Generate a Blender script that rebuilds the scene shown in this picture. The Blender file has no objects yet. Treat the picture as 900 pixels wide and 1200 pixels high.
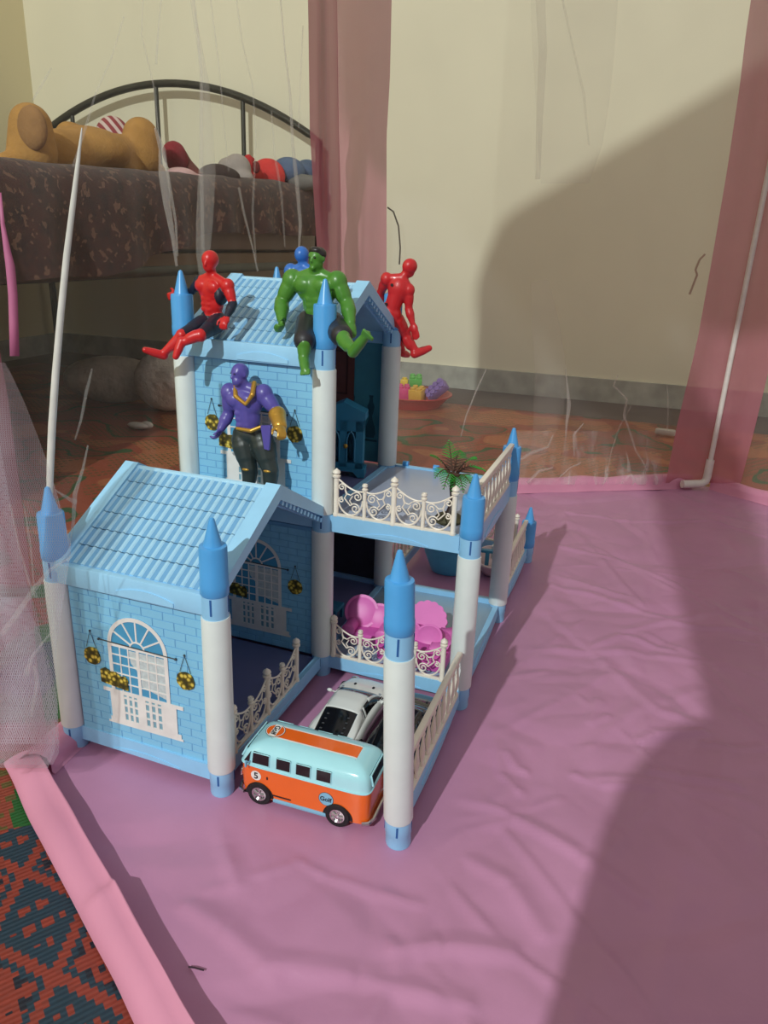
import bpy, bmesh, math, random
import numpy as np
from mathutils import Vector, Matrix, noise
random.seed(7)
SC = bpy.context.scene
COL = SC.collection

# ------------------------------------------------------------------ camera
FPX = 866.245                      # focal length in pixels of the 900 x 1200 frame
CAM = np.array([0.336684, -0.518076, 0.522712])
YAW, PITCH, ROLL = -0.333258, 0.351003, 0.041579
def _axes():
    cy, sy, cp, sp = math.cos(YAW), math.sin(YAW), math.cos(PITCH), math.sin(PITCH)
    f = np.array([sy*cp, cy*cp, -sp]); r = np.array([cy, -sy, 0.0]); u = np.cross(r, f)
    c, s = math.cos(ROLL), math.sin(ROLL)
    return c*r + s*u, -s*r + c*u, f
RX, UX, FX = _axes()
cam_d = bpy.data.cameras.new('camera'); cam = bpy.data.objects.new('camera', cam_d); COL.objects.link(cam)
cam_d.sensor_fit = 'VERTICAL'; cam_d.sensor_height = 36.0; cam_d.lens = FPX/1200*36.0
cam_d.clip_start = 0.01; cam_d.clip_end = 50
cam.matrix_world = Matrix(((RX[0], UX[0], -FX[0], CAM[0]), (RX[1], UX[1], -FX[1], CAM[1]), (RX[2], UX[2], -FX[2], CAM[2]), (0, 0, 0, 1)))
SC.camera = cam
# ------------------------------------------------------------------ light, exposure
SC.view_settings.view_transform = 'Standard'; SC.view_settings.look = 'None'
SC.view_settings.gamma = 1.0; SC.view_settings.use_curve_mapping = False
SC.view_settings.exposure = 0.0
SC.cycles.use_denoising = True
SC.cycles.transparent_max_bounces = 24
SC.cycles.max_bounces = 8
W = bpy.data.worlds.new('room_air'); SC.world = W; W.use_nodes = True
W.node_tree.nodes['Background'].inputs[0].default_value = (1.0, 0.955, 0.92, 1)
W.node_tree.nodes['Background'].inputs[1].default_value = 0.44
def lamp(name, kind, loc, power, size, color=(1, 1, 1), target=None):
    d = bpy.data.lights.new(name, kind); d.energy = power; d.color = color
    if kind == 'AREA': d.shape = 'DISK'; d.size = size
    else: d.shadow_soft_size = size
    o = bpy.data.objects.new(name, d); COL.objects.link(o); o.location = loc
    if target is not None:
        o.rotation_euler = (Vector(target)-Vector(loc)).to_track_quat('-Z', 'Y').to_euler()
    return o
KEY = (-0.20, -3.1, 2.55)
lamp('room_lamp', 'POINT', KEY, 440, 0.026, (0.93, 1.0, 0.965))

# ------------------------------------------------------------------ pixel helpers (photo frame 900 x 1200 -> real points)
def ray(u, v): return FX + RX*(u-450)/FPX - UX*(v-600)/FPX
def onp(u, v, n, d):
    r = ray(u, v); n = np.array(n, float); t = (d-CAM@n)/(r@n); return Vector(CAM+t*r)
def PY(u, v, y): return onp(u, v, (0, 1, 0), y)
def PX(u, v, x): return onp(u, v, (1, 0, 0), x)
def PZ(u, v, z=0.0): return onp(u, v, (0, 0, 1), z)

# ------------------------------------------------------------------ materials
def lin(c):
    return tuple(((x/255)/12.92 if x/255 <= 0.04045 else ((x/255+0.055)/1.055)**2.4) for x in c) + (1.0,)
class NT:
    def __init__(s, m): s.t = m.node_tree; s.n = s.t.nodes; s.l = s.t.links
    def add(s, kind, **kw):
        n = s.n.new(kind)
        for k, v in kw.items():
            if k == 'ins':
                for i, x in v.items():
                    if hasattr(x, 'is_output'): s.l.new(x, n.inputs[i])
                    else: n.inputs[i].default_value = x
            else: setattr(n, k, v)
        return n
    def math(s, op, a, b=None, c=None, clamp=False):
        n = s.n.new('ShaderNodeMath'); n.operation = op; n.use_clamp = clamp
        for i, x in enumerate((a, b, c)):
            if x is None: continue
            if hasattr(x, 'is_output'): s.l.new(x, n.inputs[i])
            else: n.inputs[i].default_value = x
        return n.outputs[0]
    def mix(s, fac, a, b):
        n = s.n.new('ShaderNodeMix'); n.data_type = 'RGBA'
        for i, x in ((0, fac), (6, a), (7, b)):
            if hasattr(x, 'is_output'): s.l.new(x, n.inputs[i])
            else: n.inputs[i].default_value = x
        return n.outputs[2]
    def coord(s, which='Object', scale=(1, 1, 1), rot=(0, 0, 0)):
        t = s.n.new('ShaderNodeTexCoord'); m = s.n.new('ShaderNodeMapping')
        s.l.new(t.outputs[which], m.inputs[0]); m.inputs[3].default_value = scale; m.inputs[2].default_value = rot
        return m.outputs[0]
    def noise(s, vec, scale, detail=3, rough=0.5):
        n = s.n.new('ShaderNodeTexNoise'); s.l.new(vec, n.inputs['Vector'])
        n.inputs['Scale'].default_value = scale; n.inputs['Detail'].default_value = detail; n.inputs['Roughness'].default_value = rough
        return n.outputs[0]
    def ramp(s, fac, stops, interp='LINEAR'):
        n = s.n.new('ShaderNodeValToRGB'); s.l.new(fac, n.inputs[0]); e = n.color_ramp.elements; n.color_ramp.interpolation = interp
        while len(e) < len(stops): e.new(0.5)
        for i, (p, c) in enumerate(stops): e[i].position = p; e[i].color = c
        return n.outputs[0]
    def bump(s, h, strength, dist, bsdf):
        n = s.n.new('ShaderNodeBump'); s.l.new(h, n.inputs['Height']); n.inputs['Strength'].default_value = strength; n.inputs['Distance'].default_value = dist
        s.l.new(n.outputs[0], bsdf.inputs['Normal'])
def mat(name, col, rough=0.45, metal=0.0, spec=0.5, coat=0.0, var=0.06, vscale=60, bump=0.0, bscale=400, bdist=0.0004, emit=None):
    m = bpy.data.materials.new(name); m.use_nodes = True; t = NT(m); b = t.n['Principled BSDF']
    c = lin(col)
    b.inputs['Roughness'].default_value = rough; b.inputs['Metallic'].default_value = metal
    b.inputs['Specular IOR Level'].default_value = spec; b.inputs['Coat Weight'].default_value = coat
    v = t.coord()
    nz = t.noise(v, vscale, 3)
    d = tuple(max(0, x*(1-var)) for x in c[:3])+(1,); e = tuple(min(1, x*(1+var)) for x in c[:3])+(1,)
    t.l.new(t.ramp(nz, [(0.3, d), (0.7, e)]), b.inputs['Base Color'])
    if bump: t.bump(t.noise(v, bscale, 2), bump, bdist, b)
    return m

# ------------------------------------------------------------------ mesh builder
ORG = {}
class MB:
    def __init__(s): s.v = []; s.f = []; s.m = []
    def add(s, vs, fs, mi=0, M=None):
        o = len(s.v)
        for p in vs:
            p = Vector(p)
            s.v.append(M @ p if M is not None else p)
        for f in fs: s.f.append(tuple(i+o for i in f)); s.m.append(mi)
        return s
    def box(s, c, d, mi=0, M=None, bev=0.0):
        c = Vector(c); hx, hy, hz = d[0]/2, d[1]/2, d[2]/2
        if bev <= 0:
            vs = [c+Vector((x*hx, y*hy, z*hz)) for z in (-1, 1) for y in (-1, 1) for x in (-1, 1)]
            return s.add(vs, [(0, 2, 3, 1), (4, 5, 7, 6), (0, 1, 5, 4), (2, 6, 7, 3), (0, 4, 6, 2), (1, 3, 7, 5)], mi, M)
        bm = bmesh.new(); bmesh.ops.create_cube(bm, size=1)
        for v in bm.verts: v.co = Vector((v.co.x*d[0], v.co.y*d[1], v.co.z*d[2]))
        bmesh.ops.bevel(bm, geom=bm.edges[:], offset=min(bev, 0.49*min(d)), segments=2, profile=0.5, affect='EDGES')
        bm.verts.index_update()
        s.add([c+v.co for v in bm.verts], [[v.index for v in f.verts] for f in bm.faces], mi, M); bm.free(); return s
    def tube(s, path, r, n=8, mi=0, closed=False, caps=True, M=None):
        path = [Vector(p) for p in path]; k = len(path)
        rs = r if isinstance(r, (list, tuple)) else [r]*k
        vs = []; prev = None
        for i, p in enumerate(path):
            if closed: t = path[(i+1) % k]-path[i-1]
            else: t = path[min(i+1, k-1)]-path[max(i-1, 0)]
            if t.length < 1e-9: t = Vector((0, 0, 1))
            t.normalize()
            if prev is None:
                a = Vector((0, 0, 1)) if abs(t.z) < 0.9 else Vector((1, 0, 0)); x = t.cross(a).normalized()
            else:
                x = prev-t*prev.dot(t)
                x = x.normalized() if x.length > 1e-6 else t.orthogonal().normalized()
            prev = x; y = t.cross(x)
            for j in range(n):
                a = 2*math.pi*j/n; vs.append(p+(x*math.cos(a)+y*math.sin(a))*rs[i])
        fs = []
        for i in range(k if closed else k-1):
            i2 = (i+1) % k
            for j in range(n):
                j2 = (j+1) % n; fs.append((i*n+j, i*n+j2, i2*n+j2, i2*n+j))
        if caps and not closed:
            fs.append(tuple(reversed(range(n)))); fs.append(tuple(range((k-1)*n, k*n)))
        return s.add(vs, fs, mi, M)
    def lathe(s, prof, n=24, mi=0, M=None, axis=None, base=(0, 0, 0)):
        """prof: (r, z); axis: function z -> centre (for leaning posts)"""
        vs = []; fs = []; k = len(prof); b = Vector(base)
        for r, z in prof:
            c = axis(z) if axis else b+Vector((0, 0, z))
            for j in range(n):
                a = 2*math.pi*j/n; vs.append(c+Vector((math.cos(a)*r, math.sin(a)*r, 0)))
        for i in range(k-1):
            for j in range(n):
                j2 = (j+1) % n; fs.append((i*n+j, i*n+j2, (i+1)*n+j2, (i+1)*n+j))
        if prof[0][0] > 1e-6: fs.append(tuple(reversed(range(n))))
        if prof[-1][0] > 1e-6: fs.append(tuple(range((k-1)*n, k*n)))
        return s.add(vs, fs, mi, M)
    def ell(s, c, r, mi=0, M=None, nu=16, nv=10, R=None):
        c = Vector(c); vs = [Vector((0, 0, r[2]))]; fs = []
        for i in range(1, nv):
            t = math.pi*i/nv
            for j in range(nu):
                a = 2*math.pi*j/nu; vs.append(Vector((r[0]*math.sin(t)*math.cos(a), r[1]*math.sin(t)*math.sin(a), r[2]*math.cos(t))))
        vs.append(Vector((0, 0, -r[2])))
        for j in range(nu): fs.append((0, 1+j, 1+(j+1) % nu))
        for i in range(nv-2):
            for j in range(nu):
                j2 = (j+1) % nu; fs.append((1+i*nu+j, 1+(i+1)*nu+j, 1+(i+1)*nu+j2, 1+i*nu+j2))
        e = len(vs)-1; o = 1+(nv-2)*nu
        for j in range(nu): fs.append((e, o+(j+1) % nu, o+j))
        return s.add([c+(R @ v if R is not None else v) for v in vs], fs, mi, M)
    def prism(s, poly, o, ax, ay, depth, mi=0, M=None):
        """polygon (a, b) in the plane o + a*ax + b*ay, extruded by the vector depth"""
        o = Vector(o); ax = Vector(ax); ay = Vector(ay); d = Vector(depth); n = len(poly)
        p0 = [o+ax*a+ay*b for a, b in poly]; p1 = [p+d for p in p0]
        flip = ax.cross(ay).dot(d) > 0
        f0 = tuple(range(n)); f1 = tuple(range(n, 2*n))
        area = sum(poly[i][0]*poly[(i+1) % n][1]-poly[(i+1) % n][0]*poly[i][1] for i in range(n))
        if area < 0: flip = not flip
        fs = [tuple(reversed(f0)) if flip else f0, f1 if flip else tuple(reversed(f1))]
        for i in range(n):
            j = (i+1) % n; q = (i, j, n+j, n+i)
            fs.append(q if flip else tuple(reversed(q)))
        return s.add(p0+p1, fs, mi, M)
    def grid(s, nu, nv, fn, mi=0, M=None):
        vs = [fn(i/(nu-1), j/(nv-1)) for j in range(nv) for i in range(nu)]
        fs = [(j*nu+i, j*nu+i+1, (j+1)*nu+i+1, (j+1)*nu+i) for j in range(nv-1) for i in range(nu-1)]
        return s.add(vs, fs, mi, M)
    def mesh(s, name, mats, sm=38, org=None):
        me = bpy.data.meshes.new(name); o = org or Vector((0, 0, 0))
        me.from_pydata([tuple(v-o) for v in s.v], [], s.f)
        for m in (mats if isinstance(mats, (list, tuple)) else [mats]): me.materials.append(m)
        me.polygons.foreach_set('material_index', s.m)
        if sm: me.shade_smooth(); me.set_sharp_from_angle(angle=math.radians(sm))
        me.update(); return me
    def build(s, name, mats, parent=None, sm=38, org=None, local=False):
        """vertices are in world space (or in the thing's own space with local=True)"""
        if parent is not None:
            org = Vector((0, 0, 0)) if local else ORG[parent.name]
        me = s.mesh(name, mats, sm, org)
        ob = bpy.data.objects.new(name, me); COL.objects.link(ob)
        ORG[ob.name] = org or Vector((0, 0, 0))
        if parent is not None: ob.parent = parent
        elif org is not None: ob.location = org
        return ob
def tag(o, label=None, cat=None, group=None, kind=None):
    if label: o['label'] = label
    if cat: o['category'] = cat
    if group: o['group'] = group
    if kind: o['kind'] = kind
    return o
def thing(name, label, cat, loc=(0, 0, 0), group=None, rotz=0.0):
    o = bpy.data.objects.new(name, None); COL.objects.link(o); o.location = loc; o.rotation_euler = (0, 0, rotz)
    o.empty_display_size = 0.02
    ORG[o.name] = Vector(loc); return tag(o, label, cat, group)
def copy_of(ob, parent, loc=None, rot=None, scale=None):
    c = ob.copy(); COL.objects.link(c); c.parent = parent
    if loc is not None: c.location = loc
    if rot is not None: c.rotation_euler = rot
    if scale is not None: c.scale = scale
    return c
def text_mb(txt, size, bold=0.0):
    """flat lettering as mesh, centred on the origin in the xy plane"""
    cu = bpy.data.curves.new('lettering', 'FONT'); cu.body = txt; cu.size = size; cu.align_x = 'CENTER'; cu.align_y = 'CENTER'; cu.offset = bold; cu.extrude = 0.00008
    o = bpy.data.objects.new('lettering', cu); COL.objects.link(o)
    dg = bpy.context.evaluated_depsgraph_get(); me = bpy.data.meshes.new_from_object(o.evaluated_get(dg))
    vs = [v.co.copy() for v in me.vertices]; fs = [tuple(p.vertices) for p in me.polygons]
    bpy.data.objects.remove(o); bpy.data.meshes.remove(me); bpy.data.curves.remove(cu)
    xs = [v.x for v in vs]; ys = [v.y for v in vs]; c = Vector(((min(xs)+max(xs))/2, (min(ys)+max(ys))/2, 0))
    return [v-c for v in vs], fs

# ---- blended solids: closed lumps fused by a voxel remesh into ONE continuous surface
class Blob:
    def __init__(s): s.p = []
    def cap(s, a, b, ra, rb, mi=0): s.p.append(('c', Vector(a), Vector(b), ra, rb, mi)); return s
    def ell(s, c, r, R=None, mi=0): s.p.append(('e', Vector(c), Vector(r), R or Matrix.Identity(3), 0, mi)); return s
    def build(s, name, mats, parent=None, voxel=0.001, smooth=6, org=None):
        mb = MB()
        for k in s.p:
            if k[0] == 'c':
                a, b, ra, rb = k[1:5]; d = b-a; L = max(d.length, 1e-5); d = d/L; n = 7
                path = []; rr = []
                for i in range(n):
                    t = math.pi/2*(i/(n-1)); path.append(a-d*ra*math.cos(t)); rr.append(max(ra*math.sin(t), 1e-5))
                for i in range(n):
                    t = math.pi/2*(i/(n-1)); path.append(b+d*rb*math.sin(t)); rr.append(max(rb*math.cos(t), 1e-5))
                mb.tube(path, rr, 14)
            else: mb.ell(k[1], k[2], R=k[3], nu=18, nv=12)
        o = Vector((0, 0, 0))
        if parent is not None: o = ORG[parent.name]
        elif org is not None: o = Vector(org)
        me = mb.mesh(name, mats, 0, o); ob = bpy.data.objects.new(name, me); COL.objects.link(ob)
        r = ob.modifiers.new('r', 'REMESH'); r.mode = 'VOXEL'; r.voxel_size = voxel; r.adaptivity = 0.0
        if smooth:
            sm = ob.modifiers.new('s', 'SMOOTH'); sm.factor = 0.5; sm.iterations = smooth
        dg = bpy.context.evaluated_depsgraph_get(); me2 = bpy.data.meshes.new_from_object(ob.evaluated_get(dg))
        ob.modifiers.clear(); ob.data = me2; bpy.data.meshes.remove(me); me2.name = name
        me2.materials.clear()
        for m in (mats if isinstance(mats, (list, tuple)) else [mats]): me2.materials.append(m)
        n = len(me2.polygons)
        if n:
            co = np.empty(n*3); me2.polygons.foreach_get('center', co); co = co.reshape(-1, 3)+np.array(o)
            best = np.full(n, 1e9); idx = np.zeros(n, int)
            for k in s.p:
                if k[0] == 'c':
                    a, b = np.array(k[1]), np.array(k[2]); ab = b-a; t = np.clip((co-a)@ab/max(ab@ab, 1e-12), 0, 1)
                    d = np.linalg.norm(co-(a+t[:, None]*ab), axis=1)-(k[3]+(k[4]-k[3])*t)
                else:
                    q = (co-np.array(k[1]))@np.array(k[3]); rr = np.array(k[2]); l = np.linalg.norm(q/rr, axis=1)
                    d = (l-1)*np.linalg.norm(q, axis=1)/np.maximum(l, 1e-6)
                w = d < best; best[w] = d[w]; idx[w] = k[5]
            me2.polygons.foreach_set('material_index', idx)
            me2.shade_smooth()
        ORG[ob.name] = o
        if parent is not None: ob.parent = parent
        else: ob.location = o
        return ob

# ================================================================== the room
PHI = math.radians(3.0)
EX = Vector((math.cos(PHI), math.sin(PHI), 0)); EY = Vector((-math.sin(PHI), math.cos(PHI), 0)); EZ = Vector((0, 0, 1))
WALL_D = -0.174*math.sin(PHI)+2.33*math.cos(PHI)
def PW(u, v, off=0.0): return onp(u, v, tuple(EY), WALL_D-off)      # a point on (or off) the back wall
CORNER = PW(33, 60); XL = CORNER.dot(EX)

def wall_material(name, col, patch):
    m = mat(name, col, 0.85, var=0.03, vscale=2.2, bump=0.15, bscale=60, bdist=0.002)
    return m
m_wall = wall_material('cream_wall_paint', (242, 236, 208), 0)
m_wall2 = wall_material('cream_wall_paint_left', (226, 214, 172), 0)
m_dado = mat('grey_skirting_plaster', (172, 172, 160), 0.8, var=0.25, vscale=14, bump=0.4, bscale=50, bdist=0.003)
m_cement = mat('cement_floor', (96, 86, 80), 0.7, var=0.18, vscale=5, bump=0.2, bscale=60, bdist=0.002)

def slab(name, mats, p0, p1, h0, h1, thick, nrm):
    """upright slab from p0 to p1 (xy), heights h0..h1, its front face on the line and its body behind (along -nrm)"""
    mb = MB(); n = Vector(nrm)*thick
    a = [Vector((p0[0], p0[1], h0)), Vector((p1[0], p1[1], h0)), Vector((p1[0], p1[1], h1)), Vector((p0[0], p0[1], h1))]
    b = [p-n for p in a]
    mb.add(a+b, [(0, 1, 2, 3), (7, 6, 5, 4), (0, 4, 5, 1), (1, 5, 6, 2), (2, 6, 7, 3), (3, 7, 4, 0)])
    return mb.build(name, mats, sm=0)
wl = CORNER.xy.to_3d(); wr = wl+EX*5.2
FLOOR_Z = -0.006
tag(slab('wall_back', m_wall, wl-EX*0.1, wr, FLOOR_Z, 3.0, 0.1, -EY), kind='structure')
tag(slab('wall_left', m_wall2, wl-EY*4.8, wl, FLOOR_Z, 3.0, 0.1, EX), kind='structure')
tag(slab('baseboard_back', m_dado, wl-EY*0.012, wr-EY*0.012, FLOOR_Z, 0.078, 0.012, -EY), kind='structure')
tag(slab('baseboard_left', m_dado, wl+EX*0.012-EY*4.8, wl+EX*0.012-EY*0.012, FLOOR_Z, 0.078, 0.012, EX), kind='structure')
fl = MB(); c0 = wl-EX*0.1+EY*0.1
fl.prism([(0, 0), (5.3, 0), (5.3, -5.0), (0, -5.0)], Vector((c0.x, c0.y, FLOOR_Z)), EX, EY, (0, 0, -0.05))
tag(fl.build('floor', m_cement, sm=0), kind='structure')

# woven plastic mat: brick red, teal and green strands with a stepped lozenge pattern
def mat_weave():
    m = bpy.data.materials.new('woven_plastic_strands'); m.use_nodes = True; t = NT(m); b = t.n['Principled BSDF']
    v = t.coord('Object', rot=(0, 0, 0.62))
    sn = t.add('ShaderNodeVectorMath', operation='SNAP'); t.l.new(v, sn.inputs[0]); sn.inputs[1].default_value = (0.0022, 0.0046, 1)
    nz = t.n.new('ShaderNodeTexNoise'); t.l.new(sn.outputs[0], nz.inputs['Vector']); nz.inputs['Scale'].default_value = 9; nz.inputs['Detail'].default_value = 1
    sep = t.add('ShaderNodeSeparateXYZ'); t.l.new(sn.outputs[0], sep.inputs[0])
    X, Y = sep.outputs[0], sep.outputs[1]
    def tri(x, period, off=0.0):
        q = t.math('FRACT', t.math('ADD', t.math('DIVIDE', x, period), off)); return t.math('ABSOLUTE', t.math('SUBTRACT', q, 0.5))
    d = t.math('ADD', tri(X, 0.115), t.math('MULTIPLY', tri(Y, 0.075), 1.0))       # 0 .. 1 lozenges
    dots = t.math('GREATER_THAN', t.math('ADD', tri(X, 0.021), tri(Y, 0.0140)), 0.62)
    red, teal, green, dark = lin((150, 58, 42)), lin((28, 58, 74)), lin((22, 98, 40)), lin((22, 32, 46))
    core = t.mix(t.math('LESS_THAN', d, 0.30), teal, t.mix(dots, teal, red))
    band1 = t.mix(t.math('GREATER_THAN', d, 0.44), core, red)
    band2 = t.mix(t.math('GREATER_THAN', d, 0.58), band1, teal)
    band3 = t.mix(t.math('GREATER_THAN', d, 0.66), band2, t.mix(dots, red, dark))
    band4 = t.mix(t.math('GREATER_THAN', d, 0.84), band3, red)
    # wide figured border: green leaf patches on red
    nb = t.n.new('ShaderNodeTexNoise'); t.l.new(sn.outputs[0], nb.inputs['Vector']); nb.inputs['Scale'].default_value = 7.5; nb.inputs['Detail'].default_value = 0.5
    leaf = t.ramp(nb.outputs[0], [(0.0, lin((196, 118, 76))), (0.44, lin((172, 84, 58))), (0.565, lin((60, 96, 52))), (0.60, lin((150, 80, 60)))], 'CONSTANT')
    o = t.n.new('ShaderNodeTexCoord'); so = t.add('ShaderNodeSeparateXYZ'); t.l.new(o.outputs['Object'], so.inputs[0])
    reg = t.math('GREATER_THAN', t.math('ADD', t.math('MULTIPLY', so.outputs[0], -0.62), t.math('MULTIPLY', so.outputs[1], 0.80)), 0.004)
    far = t.math('GREATER_THAN', so.outputs[1], 0.45)
    leaf = t.mix(far, t.ramp(nb.outputs[0], [(0.0, lin((150, 66, 48))), (0.44, lin((150, 66, 48))), (0.46, green), (0.62, lin((30, 60, 80)))], 'CONSTANT'), leaf)
    leafdots = t.mix(t.math('MULTIPLY', dots, 0.6), leaf, green)
    col = t.mix(reg, band4, t.mix(t.math('GREATER_THAN', nz.outputs[0], 0.52), leafdots, leaf))
    jit = t.noise(sn.outputs[0], 700, 0)
    col2 = t.mix(t.math('MULTIPLY', jit, 0.45), col, lin((40, 34, 34)))
    t.l.new(col2, b.inputs['Base Color']); b.inputs['Roughness'].default_value = 0.5
    w = t.n.new('ShaderNodeTexWave'); w.wave_type = 'BANDS'; w.bands_direction = 'X'; t.l.new(v, w.inputs['Vector']); w.inputs['Scale'].default_value = 71; w.inputs['Distortion'].default_value = 0.6
    t.bump(w.outputs[1], 0.5, 0.0010, b)
    return m
mt = MB()
mat_o = PZ(600, 479, -0.002)
e0 = mat_o.dot(EY)
def mat_pt(a, b): return Vector((EX.x*a+EY.x*b, EX.y*a+EY.y*b, -0.0045+0.0010*noise.noise(Vector((a*5, b*5, 0)))))
mt.grid(90, 90, lambda i, j: mat_pt(-1.95+3.6*i, -2.3+(e0+2.3)*j))
mo = mt.build('woven_mat', mat_weave(), org=Vector((0, 0, 0)))
tag(mo, 'large woven plastic floor mat in red, teal and green lying under the play tent', 'mat')
th = mo.modifiers.new('thick', 'SOLIDIFY'); th.thickness = 0.0035; th.offset = -1

# ================================================================== the pink play tent
TCR = Vector((0.504, 1.338, 0)); TU = Vector((0.8561, 0.5168, 0))
NB = Vector((TU.y, -TU.x, 0)); DB = NB.dot(TCR)                    # back side, normal points into the tent
def PB(u, v, off=0.0): return onp(u, v, tuple(NB), DB+off)
TBL = PB(399, 400); TBL.z = 0                                       # back-left corner (behind the tower)
RIDGE = 0.021
TW = (PZ(245, 1200, RIDGE)-PZ(62, 890, RIDGE)).normalized()         # front-left side and right side run this way
TFL = PZ(46, 884, RIDGE); TFL.z = 0                                 # front-left corner
TLD = (TBL-TFL).normalized(); LSIDE = (TBL-TFL).length
NS = Vector((TLD.y, -TLD.x, 0)); DS = NS.dot(TFL)                   # left side panel, beside the house
NL = Vector((-TW.y, TW.x, 0)); DL = NL.dot(TFL)                     # open front side
DR = NL.dot(TCR)
SIDE = 0.88
TFR = TFL+TW*SIDE; TRB = TCR+TW*SIDE; TRF = TFR+TU*SIDE
HEX = [TFL, TFR, TRF, TRB, TCR, TBL]
def PLf(u, v, off=0.0): return onp(u, v, tuple(NL), DL+off)
def PR(u, v, off=0.0): return onp(u, v, tuple(NL), DR-off)
NK = Vector((CAM[0]-TFL.x, CAM[1]-TFL.y, 0)).normalized(); DK = NK.dot(TFL)+0.036
def PK(u, v, off=0.0): return onp(u, v, tuple(NK), DK+off)         # the drawn-aside curtain hanging at the front-left corner
def PSd(u, v, off=0.0): return onp(u, v, tuple(NS), DS+off)

def cloth_mat(name, col, alpha=1.0, rough=0.5, trans=0.25, wr=0.25, crumple=False):
    m = bpy.data.materials.new(name); m.use_nodes = True; t = NT(m); b = t.n['Principled BSDF']; out = t.n['Material Output']
    v = t.coord(); nz = t.noise(v, 9, 4)
    c = lin(col)
    t.l.new(t.ramp(nz, [(0.3, tuple(x*0.93 for x in c[:3])+(1,)), (0.7, tuple(min(1, x*1.05) for x in c[:3])+(1,))]), b.inputs['Base Color'])
    b.inputs['Roughness'].default_value = rough; b.inputs['Specular IOR Level'].default_value = 0.45
    b.inputs['Sheen Weight'].default_value = 0.12; b.inputs['Sheen Roughness'].default_value = 0.4
    nz2 = t.noise(v, 22, 5, 0.6)
    if crumple:                                                # thin sheeting: sharp little ridges between flat facets
        wv = t.n.new('ShaderNodeTexNoise'); t.l.new(v, wv.inputs['Vector']); wv.inputs['Scale'].default_value = 5
        ad = t.add('ShaderNodeVectorMath', operation='MULTIPLY_ADD'); t.l.new(wv.outputs['Color'], ad.inputs[0]); ad.inputs[1].default_value = (0.12, 0.12, 0.12); t.l.new(v, ad.inputs[2])
        hs = []
        for sc in (4.5, 9.0):
            vo = t.n.new('ShaderNodeTexVoronoi'); t.l.new(ad.outputs[0], vo.inputs['Vector']); vo.inputs['Scale'].default_value = sc; hs.append(t.math('DIVIDE', vo.outputs['Distance'], sc/4.5))
        h = t.math('ADD', t.math('MULTIPLY', t.math('ADD', hs[0], hs[1]), 0.8), t.math('MULTIPLY', nz2, 0.3)); t.bump(h, 0.24, 0.022, b)
    else: t.bump(nz2, wr, 0.006, b)
    tl = t.add('ShaderNodeBsdfTranslucent'); tl.inputs[0].default_value = c
    mx = t.add('ShaderNodeMixShader'); mx.inputs[0].default_value = trans
    t.l.new(b.outputs[0], mx.inputs[1]); t.l.new(tl.outputs[0], mx.inputs[2]); last = mx.outputs[0]
    if alpha < 1:
        tr = t.add('ShaderNodeBsdfTransparent'); m2 = t.add('ShaderNodeMixShader'); m2.inputs[0].default_value = alpha
        t.l.new(tr.outputs[0], m2.inputs[1]); t.l.new(last, m2.inputs[2]); last = m2.outputs[0]
    t.l.new(last, out.inputs[0]); return m
def net_mat(name, dens, col=(236, 232, 228), period=0.0, thread=0.16):
    m = bpy.data.materials.new(name); m.use_nodes = True; t = NT(m); out = t.n['Material Output']; t.n.remove(t.n['Principled BSDF'])
    df = t.add('ShaderNodeBsdfDiffuse'); df.inputs[0].default_value = lin(col)
    tl = t.add('ShaderNodeBsdfTranslucent'); tl.inputs[0].default_value = lin(col)
    mx = t.add('ShaderNodeMixShader'); mx.inputs[0].default_value = 0.5
    t.l.new(df.outputs[0], mx.inputs[1]); t.l.new(tl.outputs[0], mx.inputs[2])
    tr = t.add('ShaderNodeBsdfTransparent'); m2 = t.add('ShaderNodeMixShader')
    if period:
        v = t.coord('UV'); sep = t.add('ShaderNodeSeparateXYZ'); t.l.new(v, sep.inputs[0]); X, Y = sep.outputs[0], sep.outputs[1]
        def line(e): return t.math('LESS_THAN', t.math('FRACT', t.math('DIVIDE', e, period)), thread)
        th = t.math('MAXIMUM', line(t.math('ADD', X, t.math('MULTIPLY', Y, 0.6))), line(t.math('SUBTRACT', X, t.math('MULTIPLY', Y, 0.6))))
        t.l.new(t.math('MULTIPLY_ADD', th, 0.55, dens), m2.inputs[0])
    else:
        v = t.coord(); nz = t.noise(v, 6, 3); k = t.math('MULTIPLY', t.math('ADD', nz, 0.5), dens)
        t.l.new(k, m2.inputs[0])
    t.l.new(tr.outputs[0], m2.inputs[1]); t.l.new(mx.outputs[0], m2.inputs[2]); t.l.new(m2.outputs[0], out.inputs[0])
    return m
m_pink = cloth_mat('pink_tent_cloth', (194, 136, 172), 1.0, 0.36, 0.06, 0.10, False)
m_hem = cloth_mat('pink_hem_cloth', (224, 150, 180), 1.0, 0.5, 0.12, 0.12)
m_drape = cloth_mat('sheer_pink_drape', (206, 130, 150), 0.50, 0.6, 0.35, 0.15)
m_band = cloth_mat('sheer_pink_band', (205, 128, 144), 0.74, 0.6, 0.35, 0.15)
m_band2 = cloth_mat('sheer_pink_band_doubled', (200, 122, 136), 0.84, 0.6, 0.3, 0.15)
m_net = net_mat('white_netting', 0.12)
m_netfold = net_mat('white_netting_gathered', 0.21)
m_netfold2 = net_mat('white_netting_loose_fold', 0.12)
m_netnear = net_mat('white_netting_open_weave', 0.05, col=(240, 232, 244), period=0.0040, thread=0.22)
m_tube = mat('white_tent_tube', (226, 222, 214), 0.45)

tent = thing('play_tent', 'pink play tent with clear netting sides and a crinkled pink floor', 'tent', TCR)

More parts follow.
